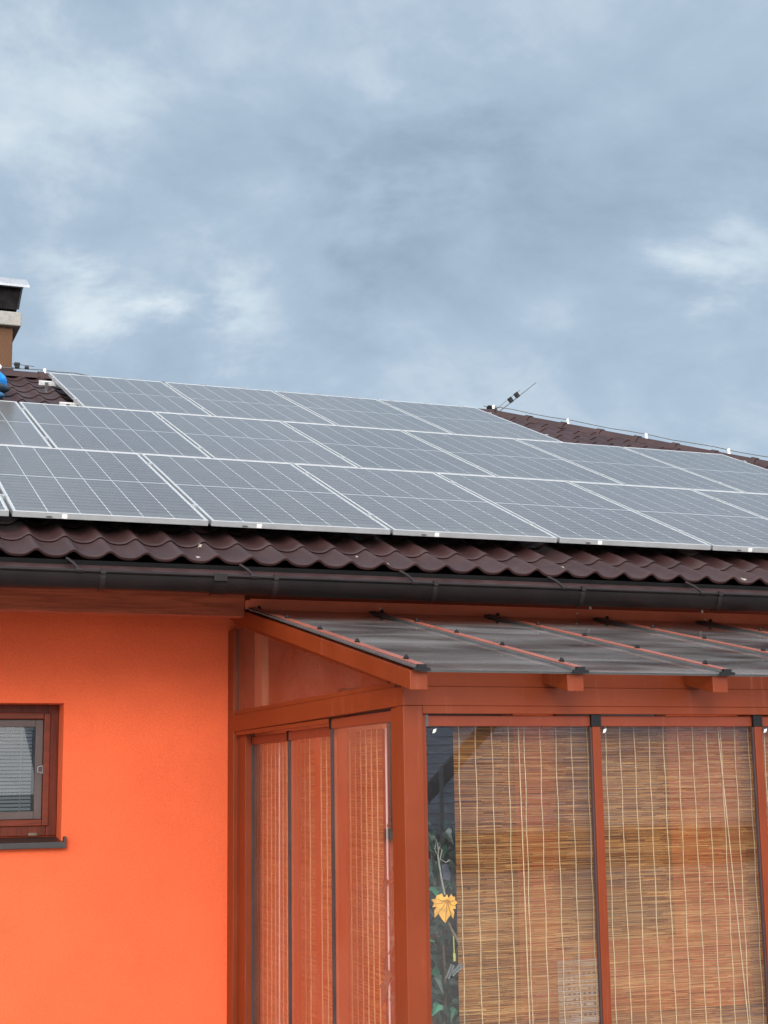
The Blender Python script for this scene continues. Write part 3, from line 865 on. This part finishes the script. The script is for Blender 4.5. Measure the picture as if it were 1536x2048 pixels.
MB().box(6.225, 6.255, 6.71, 6.77, 2.64, 2.68).build('rod_foot', M['cowl'], rod, bevel=0.004)

# ------------------------------------------------------------------ blue bundle on the tiles
bu = empty('blue_bundle', roofp(0.45, 5.6, -0.12))
tag(bu, 'bright blue cloth bundle with dark underside lying on the brown tiles', 'bundle')
def blob(c, rx, ry, rz, seed, name, mt, lump=0.20):
    rnd = random.Random(seed); ph = [rnd.uniform(0, 6.28) for _ in range(6)]
    mb = MB(); nu, nv = 26, 14; vs = []
    for j in range(nv + 1):
        th = math.pi * j / nv
        for i in range(nu):
            p = 2 * math.pi * i / nu
            k = 1 + lump * (math.sin(3 * p + ph[0]) * math.sin(2 * th + ph[1]) + 0.6 * math.sin(5 * p + ph[2]) * math.sin(4 * th + ph[3])) * math.sin(th)
            vs.append((c[0] + rx * k * math.sin(th) * math.cos(p), c[1] + ry * k * math.sin(th) * math.sin(p), c[2] + rz * k * math.cos(th)))
    fs = [(j * nu + i, j * nu + (i + 1) % nu, (j + 1) * nu + (i + 1) % nu, (j + 1) * nu + i) for j in range(nv) for i in range(nu)]
    mb.add(vs, fs)
    return mb.build(name, mt, bu, smooth=True)
p = Vector(roofp(0.43, 5.72, -0.015)); blob(p, 0.17, 0.17, 0.105, 3, 'blue_cloth', M['blue'])
p = Vector(roofp(0.46, 5.62, -0.075)); blob(p, 0.155, 0.14, 0.06, 5, 'dark_underside', M['navy'])
p = Vector(roofp(0.42, 5.26, -0.085)); blob(p, 0.115, 0.11, 0.045, 8, 'strap_end', simple('slate_blue_cloth', (0.02, 0.10, 0.20), 0.7), 0.08)

# ------------------------------------------------------------------ conservatory
cons = empty('conservatory', (1.5, -2.14, GZ))
tag(cons, 'red brown framed glass conservatory with sloping smoked roof against the orange house', 'conservatory')
XS, YF = 1.500, -2.142
XE = 5.42
def zraf(y): return -0.5025 + 0.2095 * (y - 0.25)
def sloped(mb, x0, x1, ya, yb_, lo, hi, mi=0):
    P = [(x0, ya, zraf(ya) + lo), (x1, ya, zraf(ya) + lo), (x1, yb_, zraf(yb_) + lo), (x0, yb_, zraf(yb_) + lo),
         (x0, ya, zraf(ya) + hi), (x1, ya, zraf(ya) + hi), (x1, yb_, zraf(yb_) + hi), (x0, yb_, zraf(yb_) + hi)]
    mb.hexa(P, mi)
# posts
MB().box(XS, XS + 0.098, YF, YF + 0.10, GZ, -1.196).build('corner_post', M['frame'], cons, bevel=0.004)
MB().box(XS + 0.0985, XS + 0.122, YF + 0.02, YF + 0.09, GZ + 0.08, -1.232).build('corner_jamb', M['frame'], cons, bevel=0.003)
MB().box(XS + 0.012, XS + 0.09, YF + 0.1005, YF + 0.185, GZ + 0.08, -1.196).build('corner_jamb', M['frame'], cons, bevel=0.003)
MB().box(XS, XS + 0.10, 0.735, YW - 0.002, GZ, -0.56).build('wall_post', M['frame'], cons, bevel=0.004)
MB().box(XS + 0.028, XS + 0.09, 0.56, 0.7345, GZ + 0.08, -1.207).build('wall_jamb', M['frame'], cons, bevel=0.003)
MB().box(XE - 0.098, XE, YF, YF + 0.10, GZ, -1.196).build('corner_post', M['frame'], cons, bevel=0.004)
MB().box(XE - 0.10, XE, 0.735, YW - 0.002, GZ, -0.56).build('wall_post', M['frame'], cons, bevel=0.004)
# header beams
hb = MB()
hb.box(XS, XE, YF, YF + 0.10, -1.195, -1.108)
hb.box(XS + 0.1, XE - 0.1, YF + 0.006, YF + 0.08, -1.1075, -0.995)
hb.build('front_beam', M['frame'], cons, bevel=0.003)
MB().box(XS + 0.099, XE - 0.099, YF + 0.002, YF + 0.03, -1.2315, -1.1955).build('front_track', M['frame'], cons, bevel=0.002)
def sidebeam(x0, x1):
    sb = MB()
    sb.hexa([(x0, YF + 0.1005, -1.195), (x1, YF + 0.1005, -1.195), (x1, 0.7345, -1.207), (x0, 0.7345, -1.207),
             (x0, YF + 0.1005, -1.104), (x1, YF + 0.1005, -1.104), (x1, 0.7345, -1.104), (x0, 0.7345, -1.104)])
    sb.box(x0 + 0.006, x1, YF + 0.12, 0.7345, -1.1035, -1.078)
    sb.build('side_beam', M['frame'], cons, bevel=0.003)
sidebeam(XS, XS + 0.098)
sidebeam(XE - 0.098, XE)
MB().box(XS + 0.004, XS + 0.02, -1.06, 0.70, -1.232, -1.2075).build('side_track', M['frame'], cons, bevel=0.002)
# base frame and floor
bf_ = MB()
bf_.box(XS, XE, YF, YF + 0.10, GZ, GZ + 0.08); bf_.box(XS, XS + 0.1, YF + 0.1, 0.735, GZ, GZ + 0.08)
bf_.box(XE - 0.1, XE, YF + 0.1, 0.735, GZ, GZ + 0.08)
bf_.build('base_frame', M['frame'], cons)
MB().box(XS + 0.1, XE - 0.1, YF + 0.1, YW, GZ + 0.005, GZ + 0.05).build('floor', M['pave'], cons)
# rafters
for k in range(6):
    rx = 1.437 + 0.778 * k
    if rx + 0.084 > XE + 0.1: break
    mb = MB(); sloped(mb, rx, rx + 0.084, -2.39, 0.45 if k else 0.70, -0.085, 0.0)
    mb.build('rafter', M['frame'], cons, bevel=0.003)
# gable triangle: bead under the first rafter, glass, posts behind
tb = MB()
def zb(y): return zraf(y) - 0.086
tb.hexa([(XS, -1.95, zb(-1.95) - 0.035), (XS + 0.05, -1.95, zb(-1.95) - 0.035), (XS + 0.05, 0.7345, zb(0.7345) - 0.04), (XS, 0.7345, zb(0.7345) - 0.04),
         (XS, -1.95, zb(-1.95)), (XS + 0.05, -1.95, zb(-1.95)), (XS + 0.05, 0.7345, zb(0.7345)), (XS, 0.7345, zb(0.7345))])
tb.build('gable_bead', M['frame'], cons, bevel=0.002)
gg = MB()
gy0 = -1.90
gg.prism([(0.734, -1.0775), (0.734, zb(0.734) - 0.041), (gy0, zb(gy0) - 0.036), (gy0, -1.0775)], 0, XS + 0.018, XS + 0.024)
gg.build('gable_pane', M['gable'], cons)
MB().box(XS + 0.06, XS + 0.13, 0.70, 0.79, -1.10, -0.55).build('gable_stud', M['frame'], cons)
MB().box(XS + 0.10, XS + 0.14, 0.44, 0.60, -1.10, -0.60).build('gable_stud', M['pale_wood'], cons)
# roof sheets between the bars
BX = [1.480 + 0.787 * k for k in range(6)]
BX = [b_ for b_ in BX if b_ < XE + 0.1]
for k in range(len(BX) - 1):
    mb = MB(); sloped(mb, BX[k] + 0.002, BX[k + 1] - 0.002, -2.42, 0.249, 0.008, 0.015)
    mb.build('roof_pane', M['poly'], cons)
for k, b0 in enumerate(BX):
    wl_, wr_ = 0.022, 0.022
    gb = MB(); sloped(gb, b0 - wl_, b0 + wr_, -2.415, 0.205, 0.0265, 0.0325)
    gl_ = gb.build('glazing_bar', M['bar'], cons, bevel=0.0015)
    gk = MB(); sloped(gk, b0 - wl_ - 0.016, b0 + wr_ + 0.004, -2.41, 0.222, 0.0155, 0.026)
    gk.build('gasket', M['gasket'], gl_)
    ec = MB(); sloped(ec, b0 - 0.040, b0 + 0.040, -2.429, -2.4155, 0.005, 0.018); sloped(ec, b0 - 0.022, b0 + 0.022, -2.429, -2.4155, 0.0185, 0.0325)
    ec.build('end_cap', M['black'], gl_)
    nrm = Vector((0, -0.2095, 1)).normalized()
    for yy in (0.10, -0.46, -1.03, -1.60, -2.24):
        sc = MB()
        c_ = Vector((b0, yy, zraf(yy) + 0.033))
        sc.tube([c_, c_ + nrm * 0.006], 0.014, 10); sc.dome(c_ + nrm * 0.006, 0.0105, 0.014, nrm, 10)
        sc.build('screw', M['black'], gl_)
# eave seal under the sheet edge
es = MB(); sloped(es, BX[0], BX[-1], -2.40, -2.385, -0.004, 0.0075); es.build('eave_seal', M['gasket'], cons)
# wall flashing
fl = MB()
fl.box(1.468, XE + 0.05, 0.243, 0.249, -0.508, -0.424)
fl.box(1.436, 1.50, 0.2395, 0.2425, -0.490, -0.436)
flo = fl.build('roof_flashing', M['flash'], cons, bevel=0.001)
for (rx, rz) in ((2.31, -0.462), (3.70, -0.455), (3.70, -0.495), (4.68, -0.470), (5.30, -0.46)):
    MB().dome((rx, 0.2425, rz), 0.0065, 0.004, (0, -1, 0), 8).build('rivet', M['white'], flo)
for rx in (3.80, 4.66):
    MB().tube([(rx, 0.246, -0.424), (rx - 0.004, 0.240, -0.396)], [0.009, 0.005], 6).build('sealant_peg', M['paper'], flo)

# sliding sashes on the front
ZB = GZ + 0.082
def front_sash(x0, x1, yg, knob, mull):
    s = empty('sliding_sash', (x0, yg, ZB)); s.parent = cons; s.matrix_parent_inverse = world_of(cons).inverted()
    MB().box(x0, x1, yg - 0.012, yg + 0.012, -1.288, -1.238).build('top_rail', M['rail_paint'], s, bevel=0.003)
    MB().box(x0, x1, yg - 0.012, yg + 0.012, ZB, ZB + 0.06).build('bottom_rail', M['rail_paint'], s, bevel=0.003)
    MB().box(x0, x1, yg - 0.004, yg + 0.004, ZB + 0.06, -1.288).build('pane', M['glass'], s)
    if mull:
        MB().box(x0 - 0.022, x0 + 0.022, yg - 0.030, yg - 0.013, ZB + 0.02, -1.290).build('stile', M['frame'], s, bevel=0.003)
        MB().box(x0 - 0.031, x0 - 0.0225, yg - 0.022, yg - 0.006, ZB + 0.02, -1.292).build('seal', simple('purple_grey_seal', (0.045, 0.024, 0.024), 0.5), s)
        MB().box(x0 - 0.026, x0 + 0.026, yg - 0.031, yg - 0.005, -1.2895, -1.233).build('corner_cap', M['black'], s, bevel=0.002)
    if knob:
        kb = MB()
        kb.tube([(knob, yg - 0.0045, -1.308), (knob, yg - 0.016, -1.308)], 0.007, 12)
        kb.hexa([(knob - 0.013, yg - 0.017, -1.321), (knob + 0.003, yg - 0.017, -1.317), (knob + 0.003, yg - 0.010, -1.317), (knob - 0.013, yg - 0.010, -1.321), (knob - 0.006, yg - 0.017, -1.302), (knob + 0.010, yg - 0.017, -1.298), (knob + 0.010, yg - 0.010, -1.298), (knob - 0.006, yg - 0.010, -1.302)])
        kb.build('lock_knob', M['white'], s, bevel=0.004)
    return s
front_sash(1.625, 2.50, YF + 0.045, 1.668, False)
front_sash(2.502, 3.415, YF + 0.045, 2.556, True)
front_sash(3.417, 4.33, YF + 0.045, 3.47, True)
front_sash(4.332, 5.31, YF + 0.045, None, True)
MB().box(1.618, 1.632, YF + 0.020, YF + 0.034, -1.289, -1.233).build('rail_cap', M['gasket'], cons)

# sliding sashes on the left side (three tracks, each pane a little deeper)
def side_sash(ya, yb_, xg, zt, dk, sw):
    s = empty('sliding_sash', (xg, ya, ZB)); s.parent = cons; s.matrix_parent_inverse = world_of(cons).inverted()
    MB().box(xg - 0.011, xg + 0.011, ya, yb_, zt - 0.05, zt).build('top_rail', M['rail_paint'], s, bevel=0.003)
    MB().box(xg - 0.011, xg + 0.011, ya, yb_, ZB, ZB + 0.06).build('bottom_rail', M['rail_paint'], s, bevel=0.003)
    MB().box(xg - 0.004, xg + 0.004, ya, yb_, ZB + 0.06, zt - 0.05).build('pane', M['glass_side'], s)
    if dk:
        MB().box(xg - 0.012, xg + 0.006, yb_ - 0.001, yb_ + 0.010, ZB, zt - 0.051).build('seal', simple('grey_brush_seal', (0.055, 0.038, 0.038), 0.6, spec=0.15), s)
        MB().box(xg - 0.013, xg + 0.012, yb_ + 0.0005, yb_ + 0.028, zt - 0.052, zt + 0.004).build('corner_cap', M['cowl'], s)
    MB().box(xg + 0.0125, xg + 0.030, yb_ - sw, yb_ - 0.02, ZB, zt - 0.055).build('stile', M['frame'], s, bevel=0.003)
    return s
side_sash(-1.955, -1.085, XS + 0.030, -1.209, True, 0.15)
side_sash(-1.100, -0.270, XS + 0.055, -1.242, True, 0.095)
side_sash(-0.290, 0.558, XS + 0.080, -1.244, True, 0.05)

# ------------------------------------------------------------------ reed blinds
def reed_blind(name, label, P0, axis, length, ztop, zbot, nstr, first, gap, pulls, seed):
    """reeds along axis (unit vector) from P0; woven on nstr cords"""
    rnd = random.Random(seed)
    root = empty(name, (P0[0], P0[1], ztop))
    tag(root, label, 'blind', 'woven reed blinds hanging inside the conservatory')
    ax = Vector(axis); nr = Vector((ax.y, -ax.x, 0))
    verts, faces, tone = [], [], []
    def bow(t): return 0.010 * math.sin(2.3 * t + seed) + 0.004 * math.sin(7 * t + seed * 2)
    z = ztop; band = 0.5
    nseg = max(4, int(length / 0.11))
    while z > zbot:
        th = rnd.choice((0.0024, 0.0028, 0.0033, 0.0038, 0.0044))
        if rnd.random() < 0.04: band = rnd.uniform(0.38, 0.66)
        base = min(1, max(0, rnd.gauss(band, 0.15)))
        cuts = sorted([0.0, 1.0] + [i / nseg + rnd.uniform(-.3, .3) / nseg for i in range(1, nseg)])
        dzs = 0.0; skew = rnd.uniform(-0.0008, 0.0008)
        for a, b_ in zip(cuts[:-1], cuts[1:]):
            t2 = th * rnd.uniform(0.56, 1.0)
            tn = min(1, max(0, base + rnd.gauss(0, 0.17)))
            if rnd.random() < 0.035: tn = rnd.uniform(0.75, 1.0)
            za = z + rnd.uniform(-0.0009, 0.0009)
            n = len(verts)
            for t in (a, b_):
                c_ = Vector(P0) + ax * (length * t) + nr * bow(length * t)
                for (dn, dz) in ((-0.0013, 0), (0, t2 / 2), (0.0013, 0), (0, -t2 / 2)):
                    q = c_ + nr * dn; verts.append((q.x, q.y, za + dz + skew * t))
            for k in range(4):
                faces.append((n + k, n + (k + 1) % 4, n + 4 + (k + 1) % 4, n + 4 + k)); tone.append(tn)
        z -= th * 0.93
    me = bpy.data.meshes.new('reeds'); me.from_pydata(verts, [], faces); me.materials.append(M['reed'])
    at = me.attributes.new('tone', 'FLOAT', 'FACE'); at.data.foreach_set('value', tone)
    ob = bpy.data.objects.new('reeds', me); COL.objects.link(ob)
    ob.parent = root; ob.matrix_parent_inverse = world_of(root).inverted()
    for i in range(nstr):
        t = first + gap * i
        if t > length - 0.01: break
        pts = []
        for j in range(25):
            zq = ztop + (zbot - ztop) * j / 24
            c_ = Vector(P0) + ax * (t + 0.0022 * math.sin(j * 1.3 + i * 2.2)) + nr * (bow(t) + CORD * 0.0034)
            pts.append((c_.x, c_.y, zq))
        MB().tube(pts, 0.0023 if ax.x else 0.0042, 5).build('cord', M['cord'], root)
    for (t, t2, rr) in pulls:
        c0 = Vector(P0) + ax * t + nr * (bow(t) + CORD * 0.010); c1 = Vector(P0) + ax * t2 + nr * (bow(t2) + CORD * 0.014)
        MB().tube([(c0.x, c0.y, ztop), ((c0.x + c1.x) / 2, (c0.y + c1.y) / 2, (ztop + zbot) / 2), (c1.x, c1.y, zbot)], rr, 6).build('pull_cord', M['white'] if rr > 0.0032 else M['cord'], root)
    hr = MB()
    c0 = Vector(P0) - nr * 0.012 * 1; c1 = c0 + ax * length
    hr.tube([(c0.x, c0.y, ztop + 0.012), (c1.x, c1.y, ztop + 0.012)], 0.012, 8)
    hr.build('head_pole', M['pale_wood'], root)
    return root
ZBB = -3.02
CORD = 1
YBL = -1.97
reed_blind('reed_blind', 'brown reed blind in the front pane beside the yellow leaf', (1.821, YBL, 0), (1, 0, 0), 0.735, -1.272, ZBB, 12, 0.026, 0.0865, [(0.338, 0.355, 0.0026)], 3)
reed_blind('reed_blind', 'brown reed blind with a slanting white pull cord, right of the black capped stile', (2.60, YBL, 0), (1, 0, 0), 0.905, -1.272, ZBB, 12, 0.040, 0.0815, [(0.672, 0.776, 0.0026)], 11)
reed_blind('reed_blind', 'brown reed blind showing as a sliver at the right picture edge', (3.53, YBL, 0), (1, 0, 0), 0.83, -1.272, ZBB, 10, 0.03, 0.083, [], 17)
reed_blind('reed_blind', 'reed blind in the far left side panes next to the orange wall', (1.64, 0.79, 0), (0, -1, 0), 1.25, -1.275, ZBB, 15, 0.03, 0.088, [(0.07, 0.075, 0.0045), (0.585, 0.59, 0.005)], 23)
reed_blind('reed_blind', 'reed blind in the side panes nearest the corner post', (1.64, -0.54, 0), (0, -1, 0), 0.97, -1.275, ZBB, 12, 0.025, 0.088, [(1.05, 1.06, 0.005)], 29)

# ------------------------------------------------------------------ things in the gap behind the corner post
pl_ = empty('ivy_plant', (1.80, -1.70, GZ + 0.05))
tag(pl_, 'dark green leafy ivy climbing behind the glass beside the corner post', 'plant')
rnd = random.Random(4)
st = MB()
for k in range(7):
    x0, y0 = 1.78 + rnd.uniform(-.06, .1), -1.68 + rnd.uniform(-.08, .12)
    pts = []; top = -1.76 - rnd.uniform(0, .25)
    for j in range(14):
        t = j / 13
        pts.append((x0 + 0.035 * math.sin(5 * t + k) - 0.03 * t, y0 + 0.04 * math.cos(4 * t + k * 2), -2.92 + (top + 2.92) * t))
    st.tube(pts, [0.009 * (1 - 0.6 * j / 13) for j in range(14)], 6)
st.build('stems', M['twig'], pl_)
def leaves(n, seed, mt, z0, z1, sz):
    rnd = random.Random(seed); mb = MB()
    outline = [(0, 0), (0.36, -0.06), (0.46, 0.20), (0.26, 0.42), (0.16, 0.80), (0, 1.25)]
    for k in range(n):
        c_ = Vector((1.74 + rnd.uniform(-0.12, 0.20), -1.72 + rnd.uniform(-0.20, 0.18), rnd.uniform(z0, z1)))
        sc_ = rnd.uniform(*sz)
        e_ = Euler((rnd.uniform(-2.6, -0.4), rnd.uniform(-0.7, 0.7), rnd.uniform(-1.2, 1.2)))
        vs = []
        for (u, v) in outline: vs.append(Vector((u, v, 0.35 * u - 0.22 * v * v)))
        for (u, v) in outline[1:-1]: vs.append(Vector((-u, v, 0.35 * u - 0.22 * v * v)))
        W = [c_ + e_.to_matrix() @ (v * sc_) for v in vs]
        mb.add(W, [(0, 1, 2), (0, 2, 3), (0, 3, 4), (0, 4, 5), (0, 6, 7)[::-1], (0, 7, 8)[::-1], (0, 8, 9)[::-1], (0, 9, 5)[::-1]])
    return mb.build('foliage', mt, pl_, smooth=False, recalc=False)
leaves(330, 5, M['leaf_dark'], -2.95, -1.72, (0.05, 0.085))
leaves(26, 9, M['leaf_green'], -2.85, -1.72, (0.05, 0.095))
pot = MB(); pot.tube([(1.80, -1.70, GZ + 0.05), (1.80, -1.70, GZ + 0.25)], [0.10, 0.14], 18); pot.build('pot', M['terracotta'], pl_)

lf = empty('leaf_ornament', (1.742, -2.025, -2.107))
tag(lf, 'yellow maple leaf decoration hanging on a grey string in front of the ivy', 'ornament')
half = [(0.0, 0.50), (0.07, 0.36), (0.12, 0.40), (0.20, 0.52), (0.30, 0.42), (0.40, 0.44), (0.42, 0.30), (0.56, 0.22), (0.44, 0.12), (0.50, -0.02), (0.34, -0.02),
        (0.44, -0.16), (0.40, -0.40), (0.25, -0.24), (0.20, -0.34), (0.13, -0.40), (0.03, -0.58)]
halfl = [(-x_ * (0.98 + 0.03 * math.sin(i)), z_ + 0.03 * math.sin(i * 2.0)) for i, (x_, z_) in enumerate(half)][1:-1]
ol = half + halfl[::-1]
sc_ = 0.118
ca, sa = math.cos(0.12), math.sin(0.12)
def lp(u, v, dy): return (1.742 + sc_ * (u * ca + v * sa * -1 * -1), -2.025 + dy + 0.42 * sc_ * (abs(u) ** 1.2), -2.107 + sc_ * (v * ca - u * sa * -1 * -1))
mb = MB(); n = len(ol)
vs = [lp(u, v, -0.0025) for u, v in ol] + [lp(u, v, 0.0025) for u, v in ol] + [lp(0, 0.08, -0.005), lp(0, 0.08, 0.004)]
fs = [(i, (i + 1) % n, 2 * n) for i in range(n)] + [(n + (i + 1) % n, n + i, 2 * n + 1) for i in range(n)] + [((i + 1) % n, i, n + i, n + (i + 1) % n) for i in range(n)]
mb.add(vs, fs); mb.build('leaf', M['yellow'], lf)
vn = MB()
for (u, v) in ((0.02, -0.6), (0.36, 0.30), (-0.36, 0.30), (0.42, 0.10), (-0.42, 0.10), (0.32, -0.28), (-0.32, -0.28)):
    vn.tube([lp(0, 0.30, -0.0065), lp(u * 0.5, 0.15 + (v - 0.15) * 0.5, -0.006), lp(u, v, -0.004)], [0.0026, 0.002, 0.0008], 5)
vn.build('veins', M['yellow_dark'], lf)
MB().tube([(1.705, -2.03, -1.872), (1.712, -2.03, -1.92), (1.722, -2.03, -1.985), (1.737, -2.028, -2.05)], 0.0042, 6).build('string', M['twine'], lf)
bw = MB()
bw.tube([(1.69, -2.03, -1.845), (1.700, -2.03, -1.80), (1.708, -2.03, -1.84), (1.705, -2.03, -1.875), (1.692, -2.03, -1.85)], 0.0026, 5)
bw.tube([(1.705, -2.03, -1.875), (1.715, -2.03, -1.835), (1.727, -2.03, -1.85), (1.715, -2.03, -1.89), (1.745, -2.03, -1.905), (1.765, -2.03, -1.895)], 0.0026, 5)
bw.build('bow', M['twine'], lf)
MB().tube([(1.752, -2.027, -2.175), (1.775, -2.03, -2.22), (1.797, -2.03, -2.255), (1.800, -2.03, -2.29)], [0.004, 0.005, 0.007, 0.002], 6).build('stalk', M['twig'], lf)
tw = MB()
tw.tube([(1.775, -2.03, -2.235), (1.776, -2.03, -2.31)], 0.0028, 5); tw.tube([(1.776, -2.03, -2.31), (1.777, -2.03, -2.345)], 0.0065, 6)
tw.build('tassel', simple('lime_bead', (0.40, 0.42, 0.10), 0.5), lf)
for (x_, z_, a_, nm) in ((1.757, -2.39, 0.45, 'lower'), (1.79, -2.385, 0.9, 'upper')):
    pg = MB(); dx_, dz_ = math.sin(a_), math.cos(a_)
    for o_ in (-0.006, 0.006):
        c_ = Vector((x_ + o_ * dz_, -2.02, z_ - o_ * dx_)); u_ = Vector((dx_, 0, dz_)) * 0.032; v_ = Vector((dz_, 0, -dx_)) * 0.004; w_ = Vector((0, 0.005, 0))
        pg.hexa([c_ - u_ - v_ - w_, c_ + u_ - v_ - w_, c_ + u_ + v_ - w_, c_ - u_ + v_ - w_, c_ - u_ - v_ + w_, c_ + u_ - v_ + w_, c_ + u_ + v_ + w_, c_ - u_ + v_ + w_])
    o_ = pg.build('clothes_peg', simple('grey_peg_' + nm, (0.12, 0.135, 0.135), 0.6))
    tag(o_, 'grey clothes peg below the yellow leaf, ' + ('the longer slanting one' if nm == 'lower' else 'the flatter one by the blind edge'), 'clothes peg', 'pegs below the yellow leaf')
tg = MB(); tg.prism([(1.795, -1.925), (1.815, -1.92), (1.84, -1.955), (1.835, -2.0), (1.80, -1.99)], 1, -1.865, -1.862)
tag(tg.build('paper_tag', simple('lilac_paper', (0.12, 0.13, 0.18), 0.8)), 'pale lilac paper scrap among the ivy above the yellow leaf', 'paper')

# ------------------------------------------------------------------ things on the wall behind the blinds
cal = empty('wall_calendar', (3.9, YW - 0.05, -3.0))
tag(cal, 'white wall calendar page seen dimly through the lower reed blind', 'calendar')
CYc = 0.30
MB().box(3.50, 3.80, CYc, CYc + 0.006, -3.05, -2.66).build('page', M['paper'], cal)
ik = MB()
for r2 in range(9):
    for c2 in range(7):
        if (r2 * 7 + c2) % 11 == 3: continue
        ik.box(3.53 + c2 * 0.036, 3.548 + c2 * 0.036, CYc - 0.0016, CYc - 0.0006, -2.745 - r2 * 0.032, -2.733 - r2 * 0.032)
ik.build('printed_dates', M['ink'], cal)
tbx = MB().box(3.2, 4.6, CYc - 0.15, CYc + 0.25, -3.10, -3.055)
tag(tbx.build('low_shelf', M['pale_wood'], bevel=0.004), 'low wooden shelf behind the blinds along the back of the conservatory', 'shelf')
bear = empty('plush_toy', (3.55, 0.2, -2.66))
tag(bear, 'round pinkish plush toy sitting behind the reed blind above the calendar', 'toy')
def ball(c, r, name, mt, par, sc=(1, 1, 1)):
    mb = MB(); nu, nv = 18, 10
    vs = [(c[0] + r * sc[0] * math.sin(math.pi * j / nv) * math.cos(2 * math.pi * i / nu), c[1] + r * sc[1] * math.sin(math.pi * j / nv) * math.sin(2 * math.pi * i / nu), c[2] + r * sc[2] * math.cos(math.pi * j / nv)) for j in range(nv + 1) for i in range(nu)]
    mb.add(vs, [(j * nu + i, j * nu + (i + 1) % nu, (j + 1) * nu + (i + 1) % nu, (j + 1) * nu + i) for j in range(nv) for i in range(nu)])
    return mb.build(name, mt, par, smooth=True)
ball((3.60, 0.27, -2.60), 0.058, 'head', M['plush'], bear)
ball((3.555, 0.27, -2.548), 0.022, 'ear', M['plush'], bear); ball((3.645, 0.27, -2.548), 0.022, 'ear', M['plush'], bear)
ball((3.60, 0.217, -2.607), 0.022, 'muzzle', M['plush'], bear)
fc = MB(); fc.tube([(3.593, 0.194, -2.60), (3.607, 0.194, -2.612)], 0.003, 5); fc.tube([(3.607, 0.194, -2.60), (3.593, 0.194, -2.612)], 0.003, 5)
fc.build('nose_stitch', M['plush_face'], bear)

# ------------------------------------------------------------------ house across the yard (seen only mirrored in the glass)
nb = empty('neighbour_house', (10, -24, GZ))
tag(nb, 'grey neighbouring house with blue grey tiled roof mirrored in the conservatory glass', 'house')
mb = MB()
def zn(y): return -2.35 + (-22.0 - y) * 0.62
mb.hexa([(4, -22, zn(-22) - .1), (30, -22, zn(-22) - .1), (30, -30, zn(-30) - .1), (4, -30, zn(-30) - .1), (4, -22, zn(-22)), (30, -22, zn(-22)), (30, -30, zn(-30)), (4, -30, zn(-30))])
mb.build('roof', M['grey_roof'], nb)
cr = MB()
for k in range(25):
    yy = -22.1 - k * 0.31
    cr.hexa([(4, yy, zn(yy) + .004), (30, yy, zn(yy) + .004), (30, yy - .05, zn(yy - .05) + .004), (4, yy - .05, zn(yy - .05) + .004), (4, yy, zn(yy) + .022), (30, yy, zn(yy) + .022), (30, yy - .05, zn(yy - .05) + .012), (4, yy - .05, zn(yy - .05) + .012)])
cr.build('tile_courses', M['grey_roof'], nb)
MB().box(4.4, 17.6, -34, -22.4, GZ, -2.36).build('wall', M['grey_wall'], nb)
vg = MB()
vg.hexa([(9.4, -21.85, -2.36), (11.6, -21.85, -0.21), (11.6, -21.95, -0.21), (9.4, -21.95, -2.36), (9.4, -21.85, -1.99), (11.6, -21.85, 0.16), (11.6, -21.95, 0.16), (9.4, -21.95, -1.99)])
vg.build('verge_board', M['verge'], nb)
MB().tube([(10.12, -21.78, -1.20), (10.11, -21.78, -2.5), (10.11, -21.78, GZ)], 0.037, 10).build('downpipe', M['pipe'], nb)
